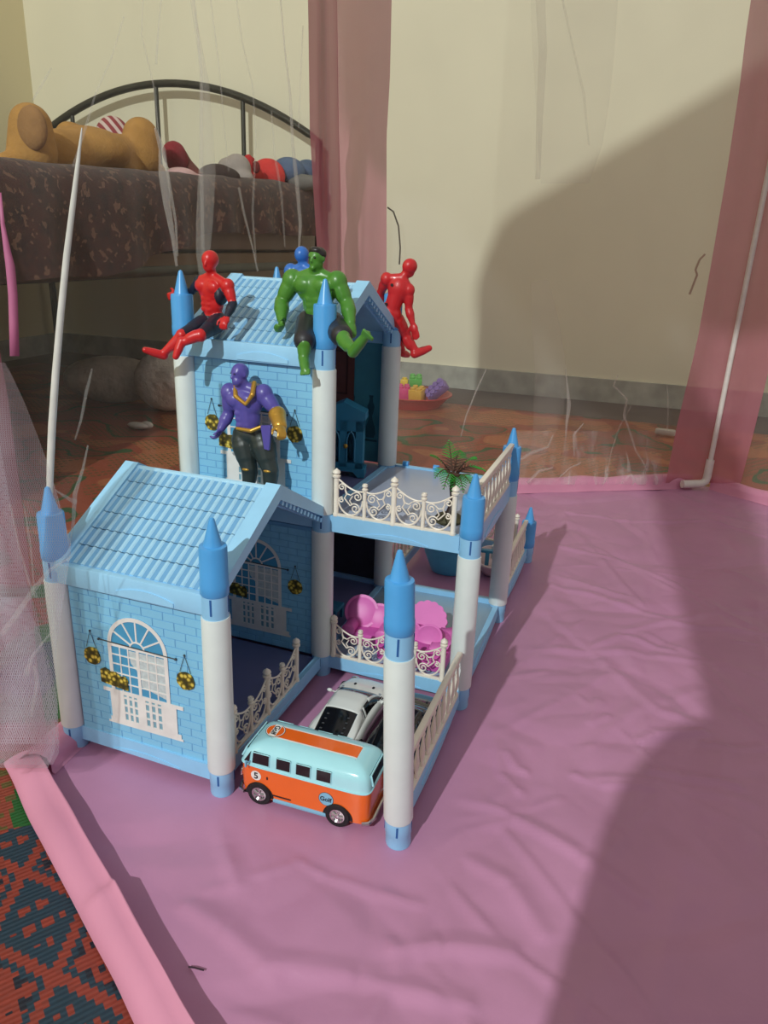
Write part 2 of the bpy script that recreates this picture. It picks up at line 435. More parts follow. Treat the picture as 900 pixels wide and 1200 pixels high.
# floor sheet with creases
creases = []
def crease(pts, h=0.0035, w=0.012, side=1):
    P = [PZ(u, v) for u, v in pts]
    for a, b in zip(P, P[1:]): creases.append((a.x, a.y, b.x, b.y, h, w))
crease([(345, 1008), (385, 1028), (437, 1046), (500, 1062)], 0.0045, 0.010)
crease([(455, 1114), (520, 1106), (610, 1120)], 0.004, 0.03)
crease([(300, 1135), (420, 1145), (560, 1180)], 0.004, 0.02)
crease([(250, 930), (262, 990), (280, 1046)], 0.0035, 0.02)
crease([(215, 1060), (260, 1090), (330, 1150)], 0.003, 0.02)
crease([(500, 925), (600, 955), (680, 1005), (760, 1060)], 0.004, 0.014)
crease([(490, 1008), (545, 975), (600, 960)], 0.003, 0.01)
crease([(750, 870), (765, 862), (830, 858)], 0.004, 0.012)
crease([(755, 905), (800, 910), (870, 925)], 0.004, 0.014)
crease([(590, 880), (605, 900), (620, 905)], 0.003, 0.01)
crease([(670, 905), (700, 918), (770, 925)], 0.003, 0.010)
crease([(635, 715), (700, 770), (770, 835), (830, 850)], 0.003, 0.016)
crease([(620, 680), (700, 700), (790, 730), (900, 745)], 0.003, 0.014)
crease([(690, 760), (730, 745), (790, 765)], 0.003, 0.012)
crease([(650, 640), (720, 655), (800, 690), (880, 735)], 0.0025, 0.013)
crease([(660, 600), (740, 612), (830, 610), (900, 630)], 0.0025, 0.014)
crease([(575, 850), (585, 905), (610, 930)], 0.003, 0.01)
crease([(700, 820), (690, 850), (715, 840)], 0.003, 0.012)
crease([(540, 1000), (600, 1040), (640, 1100)], 0.003, 0.014)
crease([(820, 870), (860, 880), (900, 875)], 0.003, 0.012)
rc = random.Random(3)
for _ in range(110):
    a = TFL+TU*rc.uniform(0.0, 1.5)+TW*rc.uniform(-0.5, 0.9); an = rc.uniform(0, math.pi); L = rc.uniform(0.05, 0.22)
    k = rc.uniform(-0.4, 0.4); b = a+Vector((math.cos(an), math.sin(an), 0))*L; c = b+Vector((math.cos(an+k), math.sin(an+k), 0))*L
    h = rc.uniform(0.0012, 0.003); w = rc.uniform(0.006, 0.016)
    creases += [(a.x, a.y, b.x, b.y, h, w), (b.x, b.y, c.x, c.y, h*0.8, w)]
x0_, x1_ = min(p.x for p in HEX), max(p.x for p in HEX); y0_, y1_ = min(p.y for p in HEX), max(p.y for p in HEX)
NU, NV = int((x1_-x0_)/0.0038), int((y1_-y0_)/0.0038)
gx, gy = np.meshgrid(np.linspace(x0_, x1_, NU), np.linspace(y0_, y1_, NV))
edge = np.full(gx.shape, 9.0)
for p, q in zip(HEX, HEX[1:]+HEX[:1]):
    d = (q-p).normalized(); edge = np.minimum(edge, d.x*(gy-p.y)-d.y*(gx-p.x))      # > 0 inside (counter-clockwise outline)
hz = np.zeros_like(gx)
for x0, y0, x1, y1, h, w in creases:
    dx, dy = x1-x0, y1-y0; L2 = dx*dx+dy*dy
    t = ((gx-x0)*dx+(gy-y0)*dy)/L2; tc = np.clip(t, 0, 1)
    d = np.hypot(gx-(x0+tc*dx), gy-(y0+tc*dy)); s = ((gx-x0)*dy-(gy-y0)*dx)
    side = np.where(s > 0, 0.55, 0.85)*np.minimum(w, 0.016)
    hz = np.maximum(hz, h*1.15*np.clip(1-d/(side*1.25), 0, 1)*np.clip(np.minimum(t, 1-t)*8+0.5, 0.25, 1))
und = np.array([[noise.noise(Vector((x*7, y*7, 1.3)))*0.0022+noise.noise(Vector((x*17, y*17, 4)))*0.0010 for x, y in zip(a, b)] for a, b in zip(gx, gy)])
rf = np.random.RandomState(5)
for cnt, k, top in ((90, 0.075, 0.0036), (300, 0.045, 0.0020)):      # flat facets meeting in creases, as in thin plastic sheeting
    sx = rf.uniform(x0_, x1_, cnt); sy = rf.uniform(y0_, y1_, cnt); F1 = np.full(gx.shape, 9.0); F2 = np.full(gx.shape, 9.0)
    wx = gx+0.02*np.sin(gy*23+gx*9); wy = gy+0.02*np.sin(gx*19-gy*7)
    for px_, py_ in zip(sx, sy):
        d = np.hypot(wx-px_, wy-py_); m_ = d < F1; F2 = np.where(m_, F1, np.minimum(F2, d)); F1 = np.where(m_, d, F1)
    hz = hz+np.minimum((F2-F1)*k, top)
hz = hz+und-0.0036
qx = np.maximum(np.maximum(-0.215-gx, gx-0.215), 0); qy = np.maximum(np.maximum(-0.035-gy, gy-0.74), 0)
fade = np.clip(np.hypot(qx, qy)/0.05, 0, 1)                  # pressed flat under the toy house
ef = np.clip(edge/0.04, 0, 1)
hz = np.maximum(hz*fade*ef+0.0002, -0.0030)
fs = MB(); fs.v = [Vector((x, y, z)) for x, y, z in zip(gx.ravel(), gy.ravel(), hz.ravel())]
ins = edge > -0.016
fs.f = [(j*NU+i, j*NU+i+1, (j+1)*NU+i+1, (j+1)*NU+i) for j in range(NV-1) for i in range(NU-1) if ins[j, i] and ins[j+1, i+1] and ins[j, i+1] and ins[j+1, i]]
fs.m = [0]*len(fs.f)
fs.build('floor_sheet', m_pink, tent, sm=180)

def hem(name, p0, p1, nrm, prof, lift, seg=90, wob=0.004, seed=0):
    """padded hem swept from p0 to p1; prof = (offset along nrm, height); nrm points into the tent"""
    mb = MB(); L = (p1-p0).length; d = (p1-p0).normalized()
    def fn(i, j):
        s = i*L; k = min(int(j*(len(prof)-1)+0.5), len(prof)-1); o, z = prof[k]
        a = noise.noise(Vector((s*6+seed, 0.3, seed))); b = noise.noise(Vector((s*15+seed, k*0.35, 7.1)))
        f = lift(s)
        p = p0+d*s+nrm*(o*(1+0.18*a)+wob*b*0.6); p = Vector((p.x, p.y, max(z*f*(1+0.2*a)+wob*b*(z > 0.004), -0.0012)))
        return p
    mb.grid(seg, len(prof), fn)
    ob = mb.build(name, m_hem, tent, sm=180); return ob
prof_b = [(-0.030, -0.001), (-0.027, 0.012), (-0.018, 0.024), (-0.004, 0.030), (0.008, 0.027), (0.013, 0.016), (0.013, 0.004), (0.016, 0.0008)]
hem('hem', TBL, TCR-TU*0.040, NB, prof_b, lambda s: 1.0, 80, 0.004, 1)
hem('hem', TCR+TW*0.02, TRB, -Vector(NL), prof_b, lambda s: 1.0, 80, 0.004, 5)
hem('hem', TFL, TBL, NS, prof_b, lambda s: 0.7, 80, 0.003, 3)
def left_lift(s):                                             # a tucked fold steps the padding down part way along
    return 0.35+0.45*s/0.05 if s < 0.05 else 0.80 if s < 0.227 else 0.80+0.26*min((s-0.227)/0.010, 1)
prof_l = [(-0.027, -0.001), (-0.026, 0.006), (-0.020, 0.013), (-0.009, 0.018), (-0.003, 0.0175), (0.0002, 0.0215), (0.0014, 0.0218), (0.0022, 0.0175), (0.0026, 0.008), (0.0035, 0.0008)]
hem('hem', TFL-TW*0.035, TFR, Vector(NL), prof_l, left_lift, 190, 0.0024, 9)

def sheet(name, m, fn, nu, nv, uv=None):
    mb = MB(); mb.grid(nu, nv, fn); ob = mb.build(name, m, tent, sm=180)
    if uv:
        me = ob.data; l = me.uv_layers.new(name='UVMap'); su, sv = uv
        for lp in me.loops:
            k = lp.vertex_index; l.data[lp.index].uv = (su*(k % nu)/(nu-1), sv*(k // nu)/(nv-1))
    return ob
# netting: back side, right side
HT = 1.75
def panel(p0, d, L, n, seed, HT=HT):
    def f(i, j):
        s = i*L; z = 0.018+j*HT
        pl = 0.008*math.sin(s*43+3*noise.noise(Vector((s*3, z*1.2, seed))))+0.016*noise.noise(Vector((s*5, z*1.5, seed+2)))
        pl *= min(1, z*4)
        p = p0+d*s+n*(pl-0.010); return Vector((p.x, p.y, z))
    return f
sheet('net_panel', m_net, panel(TBL, TU, (TCR-TBL).length, NB, 0), 90, 40)
sheet('net_panel', m_net, panel(TCR, TW, SIDE, -NL, 5), 60, 20)
sheet('net_panel', net_mat('white_netting_side', 0.055), panel(TFL, TLD, LSIDE, NS, 9, 1.06), 90, 40)

# corner pole with its elbow
mb = MB(); TP = TCR+(NB-NL).normalized()*0.030; mb.tube([TP+Vector((0, 0, 0.03)), TP+Vector((0.002, 0.0, 0.9)), TP+Vector((-0.004, 0, HT))], 0.0056, 12)
pole = mb.build('pole', m_tube, tent)
mb = MB(); q = TP+Vector((0, 0, 0.016))
mb.tube([q-TU*0.062, q-TU*0.05, q-TU*0.012, q+Vector((0, 0, 0.006))-TU*0.002, q+Vector((0, 0, 0.016)), q+Vector((0, 0, 0.058))], 0.0092, 14)
mb.build('corner_joint', m_tube, tent)

# sheer pink bands
def strip_px(name, m, rows, P, nu=9, nv=40, amp=0.006, freq=3.0, seed=0):
    """rows: (v, left u, right u) top to bottom in the photo frame, laid on the tent side given by P"""
    def fn(i, j):
        k = j*(len(rows)-1); a = min(int(k), len(rows)-2); t = k-a
        v = rows[a][0]*(1-t)+rows[a+1][0]*t; l = rows[a][1]*(1-t)+rows[a+1][1]*t; r = rows[a][2]*(1-t)+rows[a+1][2]*t
        u = l+(r-l)*i
        return P(u, v, 0.014+amp*math.sin(i*freq*math.pi+seed+j*1.5)+0.01*noise.noise(Vector((i*2+seed, j*6, seed))))
    return sheet(name, m, fn, nu, nv)
strip_px('pink_band', m_band2, [(-60, 359, 394), (0, 361, 395), (150, 363, 397), (220, 367, 399), (300, 372, 400), (420, 376, 401), (560, 380, 405)], PSd, 12, 40, 0.007, 3.2, 1)
strip_px('pink_band', m_band, [(-60, 394, 460), (0, 394, 459), (90, 395, 457), (160, 396, 453), (300, 400, 453), (420, 402, 452), (560, 404, 450)], PB, 12, 40, 0.006, 2.0, 4)
strip_px('pink_band', m_band, [(-200, 880, 985), (0, 880, 935), (40, 874, 928), (100, 867, 916), (200, 852, 898), (300, 835, 876), (400, 817, 858), (500, 793, 839), (566, 780, 827)], PB, 12, 40, 0.005, 2.0, 7)
strip_px('pink_band', m_band, [(-200, 985, 1080), (0, 935, 1010), (100, 916, 975), (200, 898, 951), (300, 876, 930), (400, 858, 909), (500, 839, 885), (566, 829, 868)], PR, 10, 40, 0.005, 2.0, 2)

# a slack doubled length of net hanging on the back side, and the loose net bunched along its foot
strip_px('net_fold', m_net, [(-60, 622, 726), (0, 622, 724), (60, 624, 720), (120, 628, 714), (170, 630, 706), (215, 634, 690)], PB, 12, 30, 0.006, 2.0, 3)
m_slack = bpy.data.materials.new('white_netting_slack'); m_slack.use_nodes = True; tt = NT(m_slack); tt.n.remove(tt.n['Principled BSDF'])
v_ = tt.coord('Object', (9, 9, 2.2)); n_ = tt.n.new('ShaderNodeTexNoise'); tt.l.new(v_, n_.inputs['Vector']); n_.inputs['Scale'].default_value = 2.4; n_.inputs['Detail'].default_value = 5; n_.inputs['Distortion'].default_value = 1.2
d1_ = tt.add('ShaderNodeBsdfDiffuse'); d1_.inputs[0].default_value = lin((236, 230, 226)); d2_ = tt.add('ShaderNodeBsdfTransparent'); d3_ = tt.add('ShaderNodeMixShader')
tt.l.new(tt.ramp(n_.outputs[0], [(0.40, (0.03, 0.03, 0.03, 1)), (0.56, (0.14, 0.14, 0.14, 1)), (0.66, (0.38, 0.38, 0.38, 1))]), d3_.inputs[0]); tt.l.new(d2_.outputs[0], d3_.inputs[1]); tt.l.new(d1_.outputs[0], d3_.inputs[2]); tt.l.new(d3_.outputs[0], tt.n['Material Output'].inputs[0])
strip_px('net_fold', m_slack, [(505, 598, 770), (530, 596, 774), (550, 594, 776), (568, 590, 778)], PB, 40, 12, 0.006, 22.0, 3)

# gathered folds of the netting (white streaks), each its own strip
def fold_px(pts, P=PB, m=None, thick=1.0, off=0.02):
    """pts: (u, v, width px)"""
    mb = MB(); path = [P(u, v, off) for u, v, w in pts]; rs = [max(w*0.5*(p-Vector(CAM)).dot(Vector(FX))/FPX, 0.0004) for (u, v, w), p in zip(pts, path)]
    # smooth by subdividing
    pp = []; rr = []
    for k in range(len(path)-1):
        for q in range(5):
            t = q/5; pp.append(path[k].lerp(path[k+1], t)); rr.append(rs[k]+(rs[k+1]-rs[k])*t)
    pp.append(path[-1]); rr.append(rs[-1])
    mb.tube(pp, [r*thick for r in rr], 7)
    return mb.build('net_fold', m or m_netfold, tent, sm=180)
F = m_netfold; G = m_netfold2
fold_px([(222, -20, 3), (228, 20, 5), (234, 55, 6), (240, 95, 10), (242, 150, 16), (243, 200, 20), (240, 260, 20), (238, 300, 16), (240, 340, 8)], P=PSd, m=G)
fold_px([(226, -20, 2), (232, 40, 3), (236, 90, 4), (236, 200, 5), (238, 300, 4)], P=PSd, m=G)
fold_px([(182, 150, 3), (190, 175, 8), (192, 205, 12), (196, 240, 9), (203, 280, 5), (207, 312, 3)], P=PSd, m=F)
fold_px([(187, 160, 2), (196, 200, 4), (206, 260, 3), (208, 300, 2)], P=PSd, m=F)
fold_px([(168, -10, 2), (166, 40, 2), (180, 100, 2), (186, 160, 2)], P=PSd, m=G)
fold_px([(190, -10, 2), (186, 30, 2), (183, 75, 3)], P=PSd, m=G)
fold_px([(246, -10, 2), (252, 40, 2), (258, 90, 2), (262, 140, 2), (268, 200, 2)], P=PSd, m=G)
fold_px([(276, -10, 2), (284, 50, 2), (296, 100, 2), (300, 160, 2), (296, 250, 3), (300, 305, 2)], P=PSd, m=G)
fold_px([(328, -10, 2), (334, 60, 2), (340, 110, 3), (343, 170, 4), (348, 215, 5), (352, 262, 4), (350, 300, 2)], P=PSd, m=F)
fold_px([(318, 130, 2), (322, 180, 3), (330, 230, 3), (334, 290, 2)], P=PSd, m=G)
fold_px([(280, 220, 3), (286, 250, 3), (296, 290, 2), (302, 318, 2)], P=PSd, m=F)
fold_px([(355, 30, 2), (352, 100, 2), (350, 150, 2)], P=PSd, m=G)
fold_px([(145, 20, 2), (130, 70, 2), (112, 110, 2), (100, 150, 3), (86, 195, 3)], P=PSd, m=G)
fold_px([(60, 80, 2), (50, 98, 3), (38, 118, 2)], P=PSd, m=G)
fold_px([(632, -20, 12), (636, 60, 10), (632, 140, 8), (630, 210, 6)], m=G)
fold_px([(655, -20, 3), (670, 50, 2), (684, 110, 3), (690, 170, 2)], m=G)
fold_px([(632, 330, 22), (640, 390, 34), (645, 440, 38), (642, 480, 36), (635, 520, 24), (612, 545, 8)], m=net_mat('white_netting_wide_fold', 0.06), thick=1.0)
fold_px([(663, 432, 0.7), (665, 455, 2.8), (667, 475, 4.9), (664, 495, 3.5), (663, 514, 0.7)], m=F)
fold_px([(724, 440, 1.4), (719, 452, 2.1), (735, 468, 2.8), (731, 487, 2.8), (737, 503, 2.1), (745, 528, 2.8), (760, 552, 1.4)], m=F)
fold_px([(684, 496, 1.4), (672, 510, 2.1), (673, 535, 1.4)], m=F)
fold_px([(734, 530, 0.7), (737, 545, 3.5), (737, 553, 5.6)], m=F)
fold_px([(570, 432, 1.4), (558, 458, 2.1), (546, 488, 2.1), (540, 512, 1.4)], m=F)
fold_px([(606, 541, 2.1), (622, 531, 4.2), (642, 524, 2.1), (648, 510, 1.4)], m=F)
fold_px([(618, 566, 4.2), (632, 552, 3.5), (648, 548, 1.4)], m=F)
fold_px([(680, 543, 2.1), (668, 548, 1.4), (655, 560, 1.4)], m=F)
fold_px([(740, 475, 1.4), (726, 500, 2.1), (716, 530, 1.4), (712, 552, 1.4)], m=G)
fold_px([(782, 452, 1.4), (783, 480, 1.4), (782, 505, 1.4)], m=G)
fold_px([(108, 432, 2), (101, 460, 4), (95, 492, 3), (88, 515, 2)], P=PSd, m=G)
fold_px([(103, 522, 2), (97, 550, 3), (88, 578, 5), (86, 610, 4), (82, 640, 2)], P=PSd, m=F)
fold_px([(66, 575, 2), (78, 583, 4), (88, 588, 6)], P=PSd, m=F)
# dark hanging cord and bow at the band edge
mb = MB(); mb.tube([PB(454, 243, 0.02), PB(461, 248, 0.02), PB(467, 265, 0.02), PB(469, 290, 0.02), PB(468, 310, 0.02)], 0.0016, 6)
mb.build('cord', mat('thin_dark_cord', (92, 84, 74), 0.7), tent)
mb = MB(); mb.tube([PB(826, 298, 0.02), PB(820, 304, 0.02), PB(815, 316, 0.02), PB(817, 322, 0.02), PB(808, 345, 0.02)], 0.0022, 6)
mb.build('cord', mat('pale_cord', (176, 150, 130), 0.7), tent)

# the left side's netting drawn aside: white cord edge, hanging strap, pink drape and open-weave net
PN = PSd
mb = MB(); mb.tube([PN(u, v) for u, v in ((96, 150), (92, 185), (86, 235), (78, 300), (71, 370), (65, 440), (61, 500), (59, 545), (58, 586))], [0.0006, 0.0018, 0.0026, 0.0030, 0.0032, 0.0034, 0.0036, 0.0034, 0.003], 10)
mb.build('net_cord', mat('white_cord_sleeve', (206, 204, 198), 0.8), tent)
mb = MB(); st = [(0, 226, 3), (3, 262, 5), (8, 292, 8), (12, 312, 11), (15, 345, 11), (16, 380, 11), (17, 417, 11)]
mb.grid(2, 7, lambda i, j: PK(st[int(round(j*6))][0]+(i-0.5)*st[int(round(j*6))][2], st[int(round(j*6))][1], 0.006*j))
ob = mb.build('strap', cloth_mat('pink_strap_cloth', (196, 112, 150), 1.0, 0.5, 0.1, 0.1), tent); so = ob.modifiers.new('t', 'SOLIDIFY'); so.thickness = 0.002
def drape(name, m, rows, off, nu, nv, amp, freq, uv=None, seed=0):
    def fn(i, j):
        k = j*(len(rows)-1); a = min(int(k), len(rows)-2); t = k-a
        v = rows[a][0]*(1-t)+rows[a+1][0]*t; l = rows[a][1]*(1-t)+rows[a+1][1]*t; r = rows[a][2]*(1-t)+rows[a+1][2]*t
        return PK(l+(r-l)*i, v, off+amp*math.sin(i*freq+seed+2*j)+0.008*noise.noise(Vector((i*3+seed, j*4, seed))))
    return sheet(name, m, fn, nu, nv, uv)
drape('pink_drape', m_drape, [(395, -80, -2), (425, -80, 2), (470, -80, 10), (520, -80, 16), (560, -80, 22), (600, -80, 27), (660, -80, 34), (740, -80, 40), (800, -80, 46), (850, -80, 54), (880, -80, 58)], 0.004, 16, 30, 0.005, 9, None, 1)
drape('net_panel', m_netnear, [(425, -80, 6), (440, -80, 14), (470, -80, 28), (510, -80, 44), (555, -80, 60), (590, -80, 70), (640, -80, 84), (680, -80, 78), (760, -80, 66), (800, -80, 66), (880, -80, 70), (896, -80, 62)], 0.014, 24, 40, 0.006, 8, (0.30, 0.62), 2)
drape('net_panel', m_netnear, [(520, -80, 0), (600, -80, 14), (680, -80, 30), (720, -80, 44), (780, -80, 54), (830, -80, 66), (880, -80, 64), (900, -80, 56)], 0.026, 20, 30, 0.008, 11, (0.22, 0.40), 5)
drape('net_panel', m_netnear, [(700, -80, 26), (735, -80, 44), (770, -80, 56), (820, -80, 68), (872, -80, 68)], 0.036, 20, 20, 0.006, 13, (0.22, 0.2), 8)
for pts in ([(84, 652, 3), (58, 668, 6), (40, 690, 8), (18, 722, 9), (0, 745, 8)], [(62, 738, 2), (48, 756, 4), (36, 772, 6), (30, 792, 8)], [(12, 590, 2), (22, 640, 3), (34, 682, 4), (42, 700, 6)], [(40, 780, 5), (44, 800, 6), (36, 840, 4)], [(28, 592, 2), (36, 640, 3), (40, 690, 2)]):
    fold_px(pts, PK, G, 0.75, 0.046)
# a short thread on the cloth
mb = MB(); mb.tube([PZ(221, 1133, 0.003), PZ(228, 1134, 0.004), PZ(239, 1137, 0.003)], 0.0007, 6)
tag(mb.build('loose_thread', mat('dark_thread', (52, 30, 44), 0.8), None, org=PZ(228, 1134)), 'short dark thread lying on the pink cloth near the left hem', 'thread')

# ================================================================== the toy house
A = 0.18; CY = 0.2334                    # bay width (x) and depth (y)
ZF, ZW, HC = 0.0285, 0.1970, 0.0222      # foot top, white top, collar height
LV = ZW+HC-ZF                            # storey pitch 0.1907
HCAP = 0.0732
m_sky = mat('light_blue_plastic', (148, 204, 242), 0.34, var=0.03)
m_blue = mat('mid_blue_plastic', (82, 164, 228), 0.30, var=0.03)
m_slot = mat('dark_blue_slot', (36, 92, 158), 0.6)
m_white = mat('white_plastic', (222, 230, 228), 0.36, var=0.02)
m_ivory = mat('ivory_plastic', (236, 226, 212), 0.40, var=0.03)
m_roof = mat('roof_blue_plastic', (168, 214, 240), 0.36, var=0.04)
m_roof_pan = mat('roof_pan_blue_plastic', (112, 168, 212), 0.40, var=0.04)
m_trim = mat('pale_blue_trim_plastic', (158, 212, 246), 0.36, var=0.03)
m_joint = mat('printed_mortar_blue', (108, 168, 212), 0.55, var=0.05)
m_brick = mat('printed_brick_blue', (134, 198, 232), 0.45, var=0.06, vscale=90)
m_floor = mat('floor_panel_grey_blue', (176, 184, 206), 0.28, var=0.05, vscale=20)
m_floor2 = mat('floor_panel_blue_grey', (150, 176, 196), 0.25, var=0.06, vscale=16)
m_wprint = mat('printed_white', (232, 228, 224), 0.5)
m_pane = mat('printed_pane_teal', (74, 152, 194), 0.45)
m_bpane = mat('printed_pale_teal', (128, 170, 186), 0.5)
m_curtain = mat('printed_curtain_grey', (196, 206, 208), 0.5, var=0.12, vscale=300)
m_iron = mat('printed_dark_line', (56, 58, 60), 0.5)
def flower_mat():
    m = bpy.data.materials.new('printed_yellow_flowers'); m.use_nodes = True; t = NT(m); b = t.n['Principled BSDF']
    v = t.coord(); vo = t.n.new('ShaderNodeTexVoronoi'); t.l.new(v, vo.inputs['Vector']); vo.inputs['Scale'].default_value = 210
    t.l.new(t.ramp(vo.outputs['Distance'], [(0.0, lin((240, 222, 120))), (0.34, lin((206, 178, 66))), (0.5, lin((104, 92, 26))), (0.8, lin((58, 54, 22)))]), b.inputs['Base Color'])
    b.inputs['Roughness'].default_value = 0.5; return m
m_flower = flower_mat()

house = thing('toy_house', 'blue and white plastic toy house with tiled gable roofs, white columns and fences', 'toy house', (0, CY, 0))

OFF = {(-1, 0): (-0.0029, 0.0014, 0.003, 0.003), (0, 0): (-0.0006, -0.0021, 0.0034, 0), (1, 0): (0.0045, 0.0005, -0.043, 0.0),
       (0, 1): (0.0001, 0.0012, -0.0011, -0.0014), (1, 1): (0.0016, -0.0007, -0.0075, 0), (1, 2): (-0.0008, 0, -0.0061, 0),
       (1, 3): (0.0019, 0.0042, 0, 0), (0, 2): (0, -0.0066, -0.0028, 0)}
def axis_of(ix, iy):
    o = OFF.get((ix, iy), (0, 0, 0, 0))
    return lambda z: Vector((ix*A+o[0]+o[2]*z, iy*CY+o[1]+o[3]*z, z))
RS, RFt, RCo, RCap = 0.0136, 0.0118, 0.0121, 0.0129
toC = Vector((CAM[0], CAM[1], 0))
def slots(mb, ax, z0, z1, r, mi=1):
    for k in range(4):
        a = math.pi/4+k*math.pi/2-0.55
        n = Vector((math.cos(a), math.sin(a), 0)); t = Vector((-n.y, n.x, 0))
        R = Matrix((n, t, (0, 0, 1))).transposed().to_4x4()
        c = ax((z0+z1)/2)+n*(r-0.0004)
        mb.box((0, 0, 0), (0.0014, 0.0018, z1-z0), mi, Matrix.Translation(c) @ R)
def column(ix, iy, levels, cap=True, base=True):
    ax = axis_of(ix, iy)
    for l in levels:
        z0 = ZF+l*LV; z1 = ZW+l*LV
        mb = MB(); mb.lathe([(RS*0.97, z0), (RS, z0+0.0015), (RS*0.985, z1-0.0015), (RS*0.955, z1)], 28, 0, None, ax)
        col = mb.build('column', m_white, house)
        if l == 0:
            mb = MB(); mb.lathe([(RFt*0.97, 0.0003), (RFt, 0.002), (RFt, 0.0135), (RFt*1.04, 0.0142), (RFt*1.04, ZF)], 28, 0, None, ax)
            slots(mb, ax, 0.0150, 0.0262, RFt*1.04); mb.build('foot', [m_sky, m_slot], col)
        mb = MB(); z2 = z1+HC
        mb.lathe([(RCo, z1-0.0005), (RCo*1.015, z1+0.001), (RCo*1.015, z2)], 28, 0, None, ax)
        slots(mb, ax, z1+0.005, z2-0.001, RCo*1.015); mb.build('collar', [m_sky, m_slot], col)
        if cap and l == levels[-1]: capping(ax, z2, col)
def capping(ax, z, par):
    r = RCap; mb = MB()
    mb.lathe([(r*0.96, z), (r*1.02, z+0.0012), (r*1.02, z+0.0115), (r*0.985, z+0.0128), (r*0.975, z+0.0445), (r*0.93, z+0.0468), (r*0.66, z+0.0474),
              (r*0.64, z+0.0482), (r*0.22, z+HCAP-0.0032), (r*0.16, z+HCAP-0.001), (0.0, z+HCAP)], 28, 0, None, ax)
    mb.build('cap', m_blue, par)
column(-1, 0, [0]); column(0, 0, [0]); column(1, 0, [0]); column(1, 1, [0]); column(1, 2, [0])
column(0, 1, [0, 1]); column(-1, 1, [0, 1]); column(0, 2, [0, 1]); column(-1, 2, [0, 1])
def low_post(ix, iy):
    ax = axis_of(ix, iy); mb = MB(); mb.lathe([(RFt*0.97, 0.0003), (RFt, 0.002), (RFt, 0.0135), (RFt*1.04, 0.0142), (RFt*1.04, ZF)], 28, 0, None, ax)
    slots(mb, ax, 0.015, 0.0262, RFt*1.04); p = mb.build('corner_post', [m_sky, m_slot], house); capping(ax, ZF, p)
low_post(1, 3); low_post(0, 3)

# edge beams: arched lower lip in relief
def beam(p0, p1, z0, z1, out, t=0.007, sag=0.0, arc=True):
    p0 = Vector(p0); p1 = Vector(p1); d = p1-p0; L = d.length; d = d/L; n = Vector(out)
    mb = MB(); o = Vector((p0.x, p0.y, 0)); top = z1
    poly = [(0, z1), (0, z0)]+[(L*k/14, z0-sag*math.sin(math.pi*k/14)) for k in range(1, 14)]+[(L, z0), (L, z1)]
    mb.prism(poly, o-n*t/2, d, (0, 0, 1), n*t)
    if arc:
        h = z1-z0; k0, k1 = 0.28, 0.74
        arcp = [(L*(k0+(k1-k0)*k/12), z0+h*0.10+h*0.28*(1-(2*k/12-1)**2)) for k in range(13)]+[(L*(k1-(k1-k0)*k/12), z0+h*0.04+h*0.12*(1-(2*k/12-1)**2)) for k in range(13)]
        mb.prism(arcp, o+n*t/2, d, (0, 0, 1), n*0.0009)
    return mb.build('edge_beam', m_sky, house)
e = 0.012
def pt(ix, iy): return axis_of(ix, iy)(0.02)
for (ia, ib, out) in (((-1, 0), (0, 0), (0, -1, 0)), ((0, 0), (0, 1), (1, 0, 0)), ((0, 1), (1, 1), (0, -1, 0)), ((-1, 0), (-1, 1), (-1, 0, 0))):
    beam(pt(*ia), pt(*ib), 0.0115, 0.0288, out)
beam(pt(1, 0), pt(1, 1), 0.0135, 0.0288, (1, 0, 0), sag=0.010)
beam(pt(1, 1), pt(1, 2), 0.0135, 0.0288, (1, 0, 0), sag=0.010)
beam(pt(1, 2), pt(1, 3), 0.0135, 0.0288, (1, 0, 0), sag=0.010)
beam(pt(0, 2), pt(1, 2), 0.0175, 0.0330, (0, 1, 0))
beam(pt(0, 3), pt(1, 3), 0.0135, 0.0288, (0, 1, 0))
beam(pt(0, 2), pt(0, 3), 0.0135, 0.0288, (-1, 0, 0))
beam(pt(-1, 1), pt(-1, 2), 0.0115, 0.0288, (-1, 0, 0)); beam(pt(-1, 2), pt(0, 2), 0.0115, 0.0288, (0, 1, 0))
z0, z1 = ZW+0.0008, ZW+HC-0.0012
beam((0, CY, 0), (A-0.0015, CY, 0), z0, z1, (0, -1, 0)); beam((A-0.001, CY, 0), (A-0.001, 2*CY, 0), z0-0.004, z1, (1, 0, 0), sag=0.004)
bb = beam((0, 2*CY, 0), (A, 2*CY, 0), z0, z1, (0, 1, 0))
mb = MB()
for x in (0.026, 0.072): mb.tube([(x-0.004, 2*CY+0.001, z1+0.0025), (x+0.004, 2*CY+0.001, z1+0.0025)], 0.0042, 12)
mb.build('hinge_lug', m_blue, bb)
# floor panels
def floor_panel(x0, x1, y0, y1, z, t, m):
    mb = MB(); mb.box(((x0+x1)/2, (y0+y1)/2, z-t/2), (x1-x0, y1-y0, t), bev=0.0008); return mb.build('floor_panel', m, house)
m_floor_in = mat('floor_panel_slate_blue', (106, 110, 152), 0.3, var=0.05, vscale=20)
floor_panel(-A+0.004, -0.004, 0.004, CY-0.004, 0.0230, 0.004, m_floor_in)
floor_panel(0.004, A-0.004, CY+0.004, 2*CY-0.004, 0.0250, 0.004, m_floor2)
floor_panel(-A+0.004, -0.004, CY+0.004, 2*CY-0.004, 0.0230, 0.004, m_floor_in)
floor_panel(0.004, A-0.004, CY+0.004, 2*CY-0.004, 0.2160, 0.005, m_floor)
floor_panel(-A+0.004, -0.004, CY+0.004, 2*CY-0.004, 0.2160, 0.005, m_floor_in)
mb = MB(); mb.box((0.0, 1.5*CY, 0.2165), (0.008, CY-0.02, 0.004)); mb.build('edge_beam', m_sky, house)
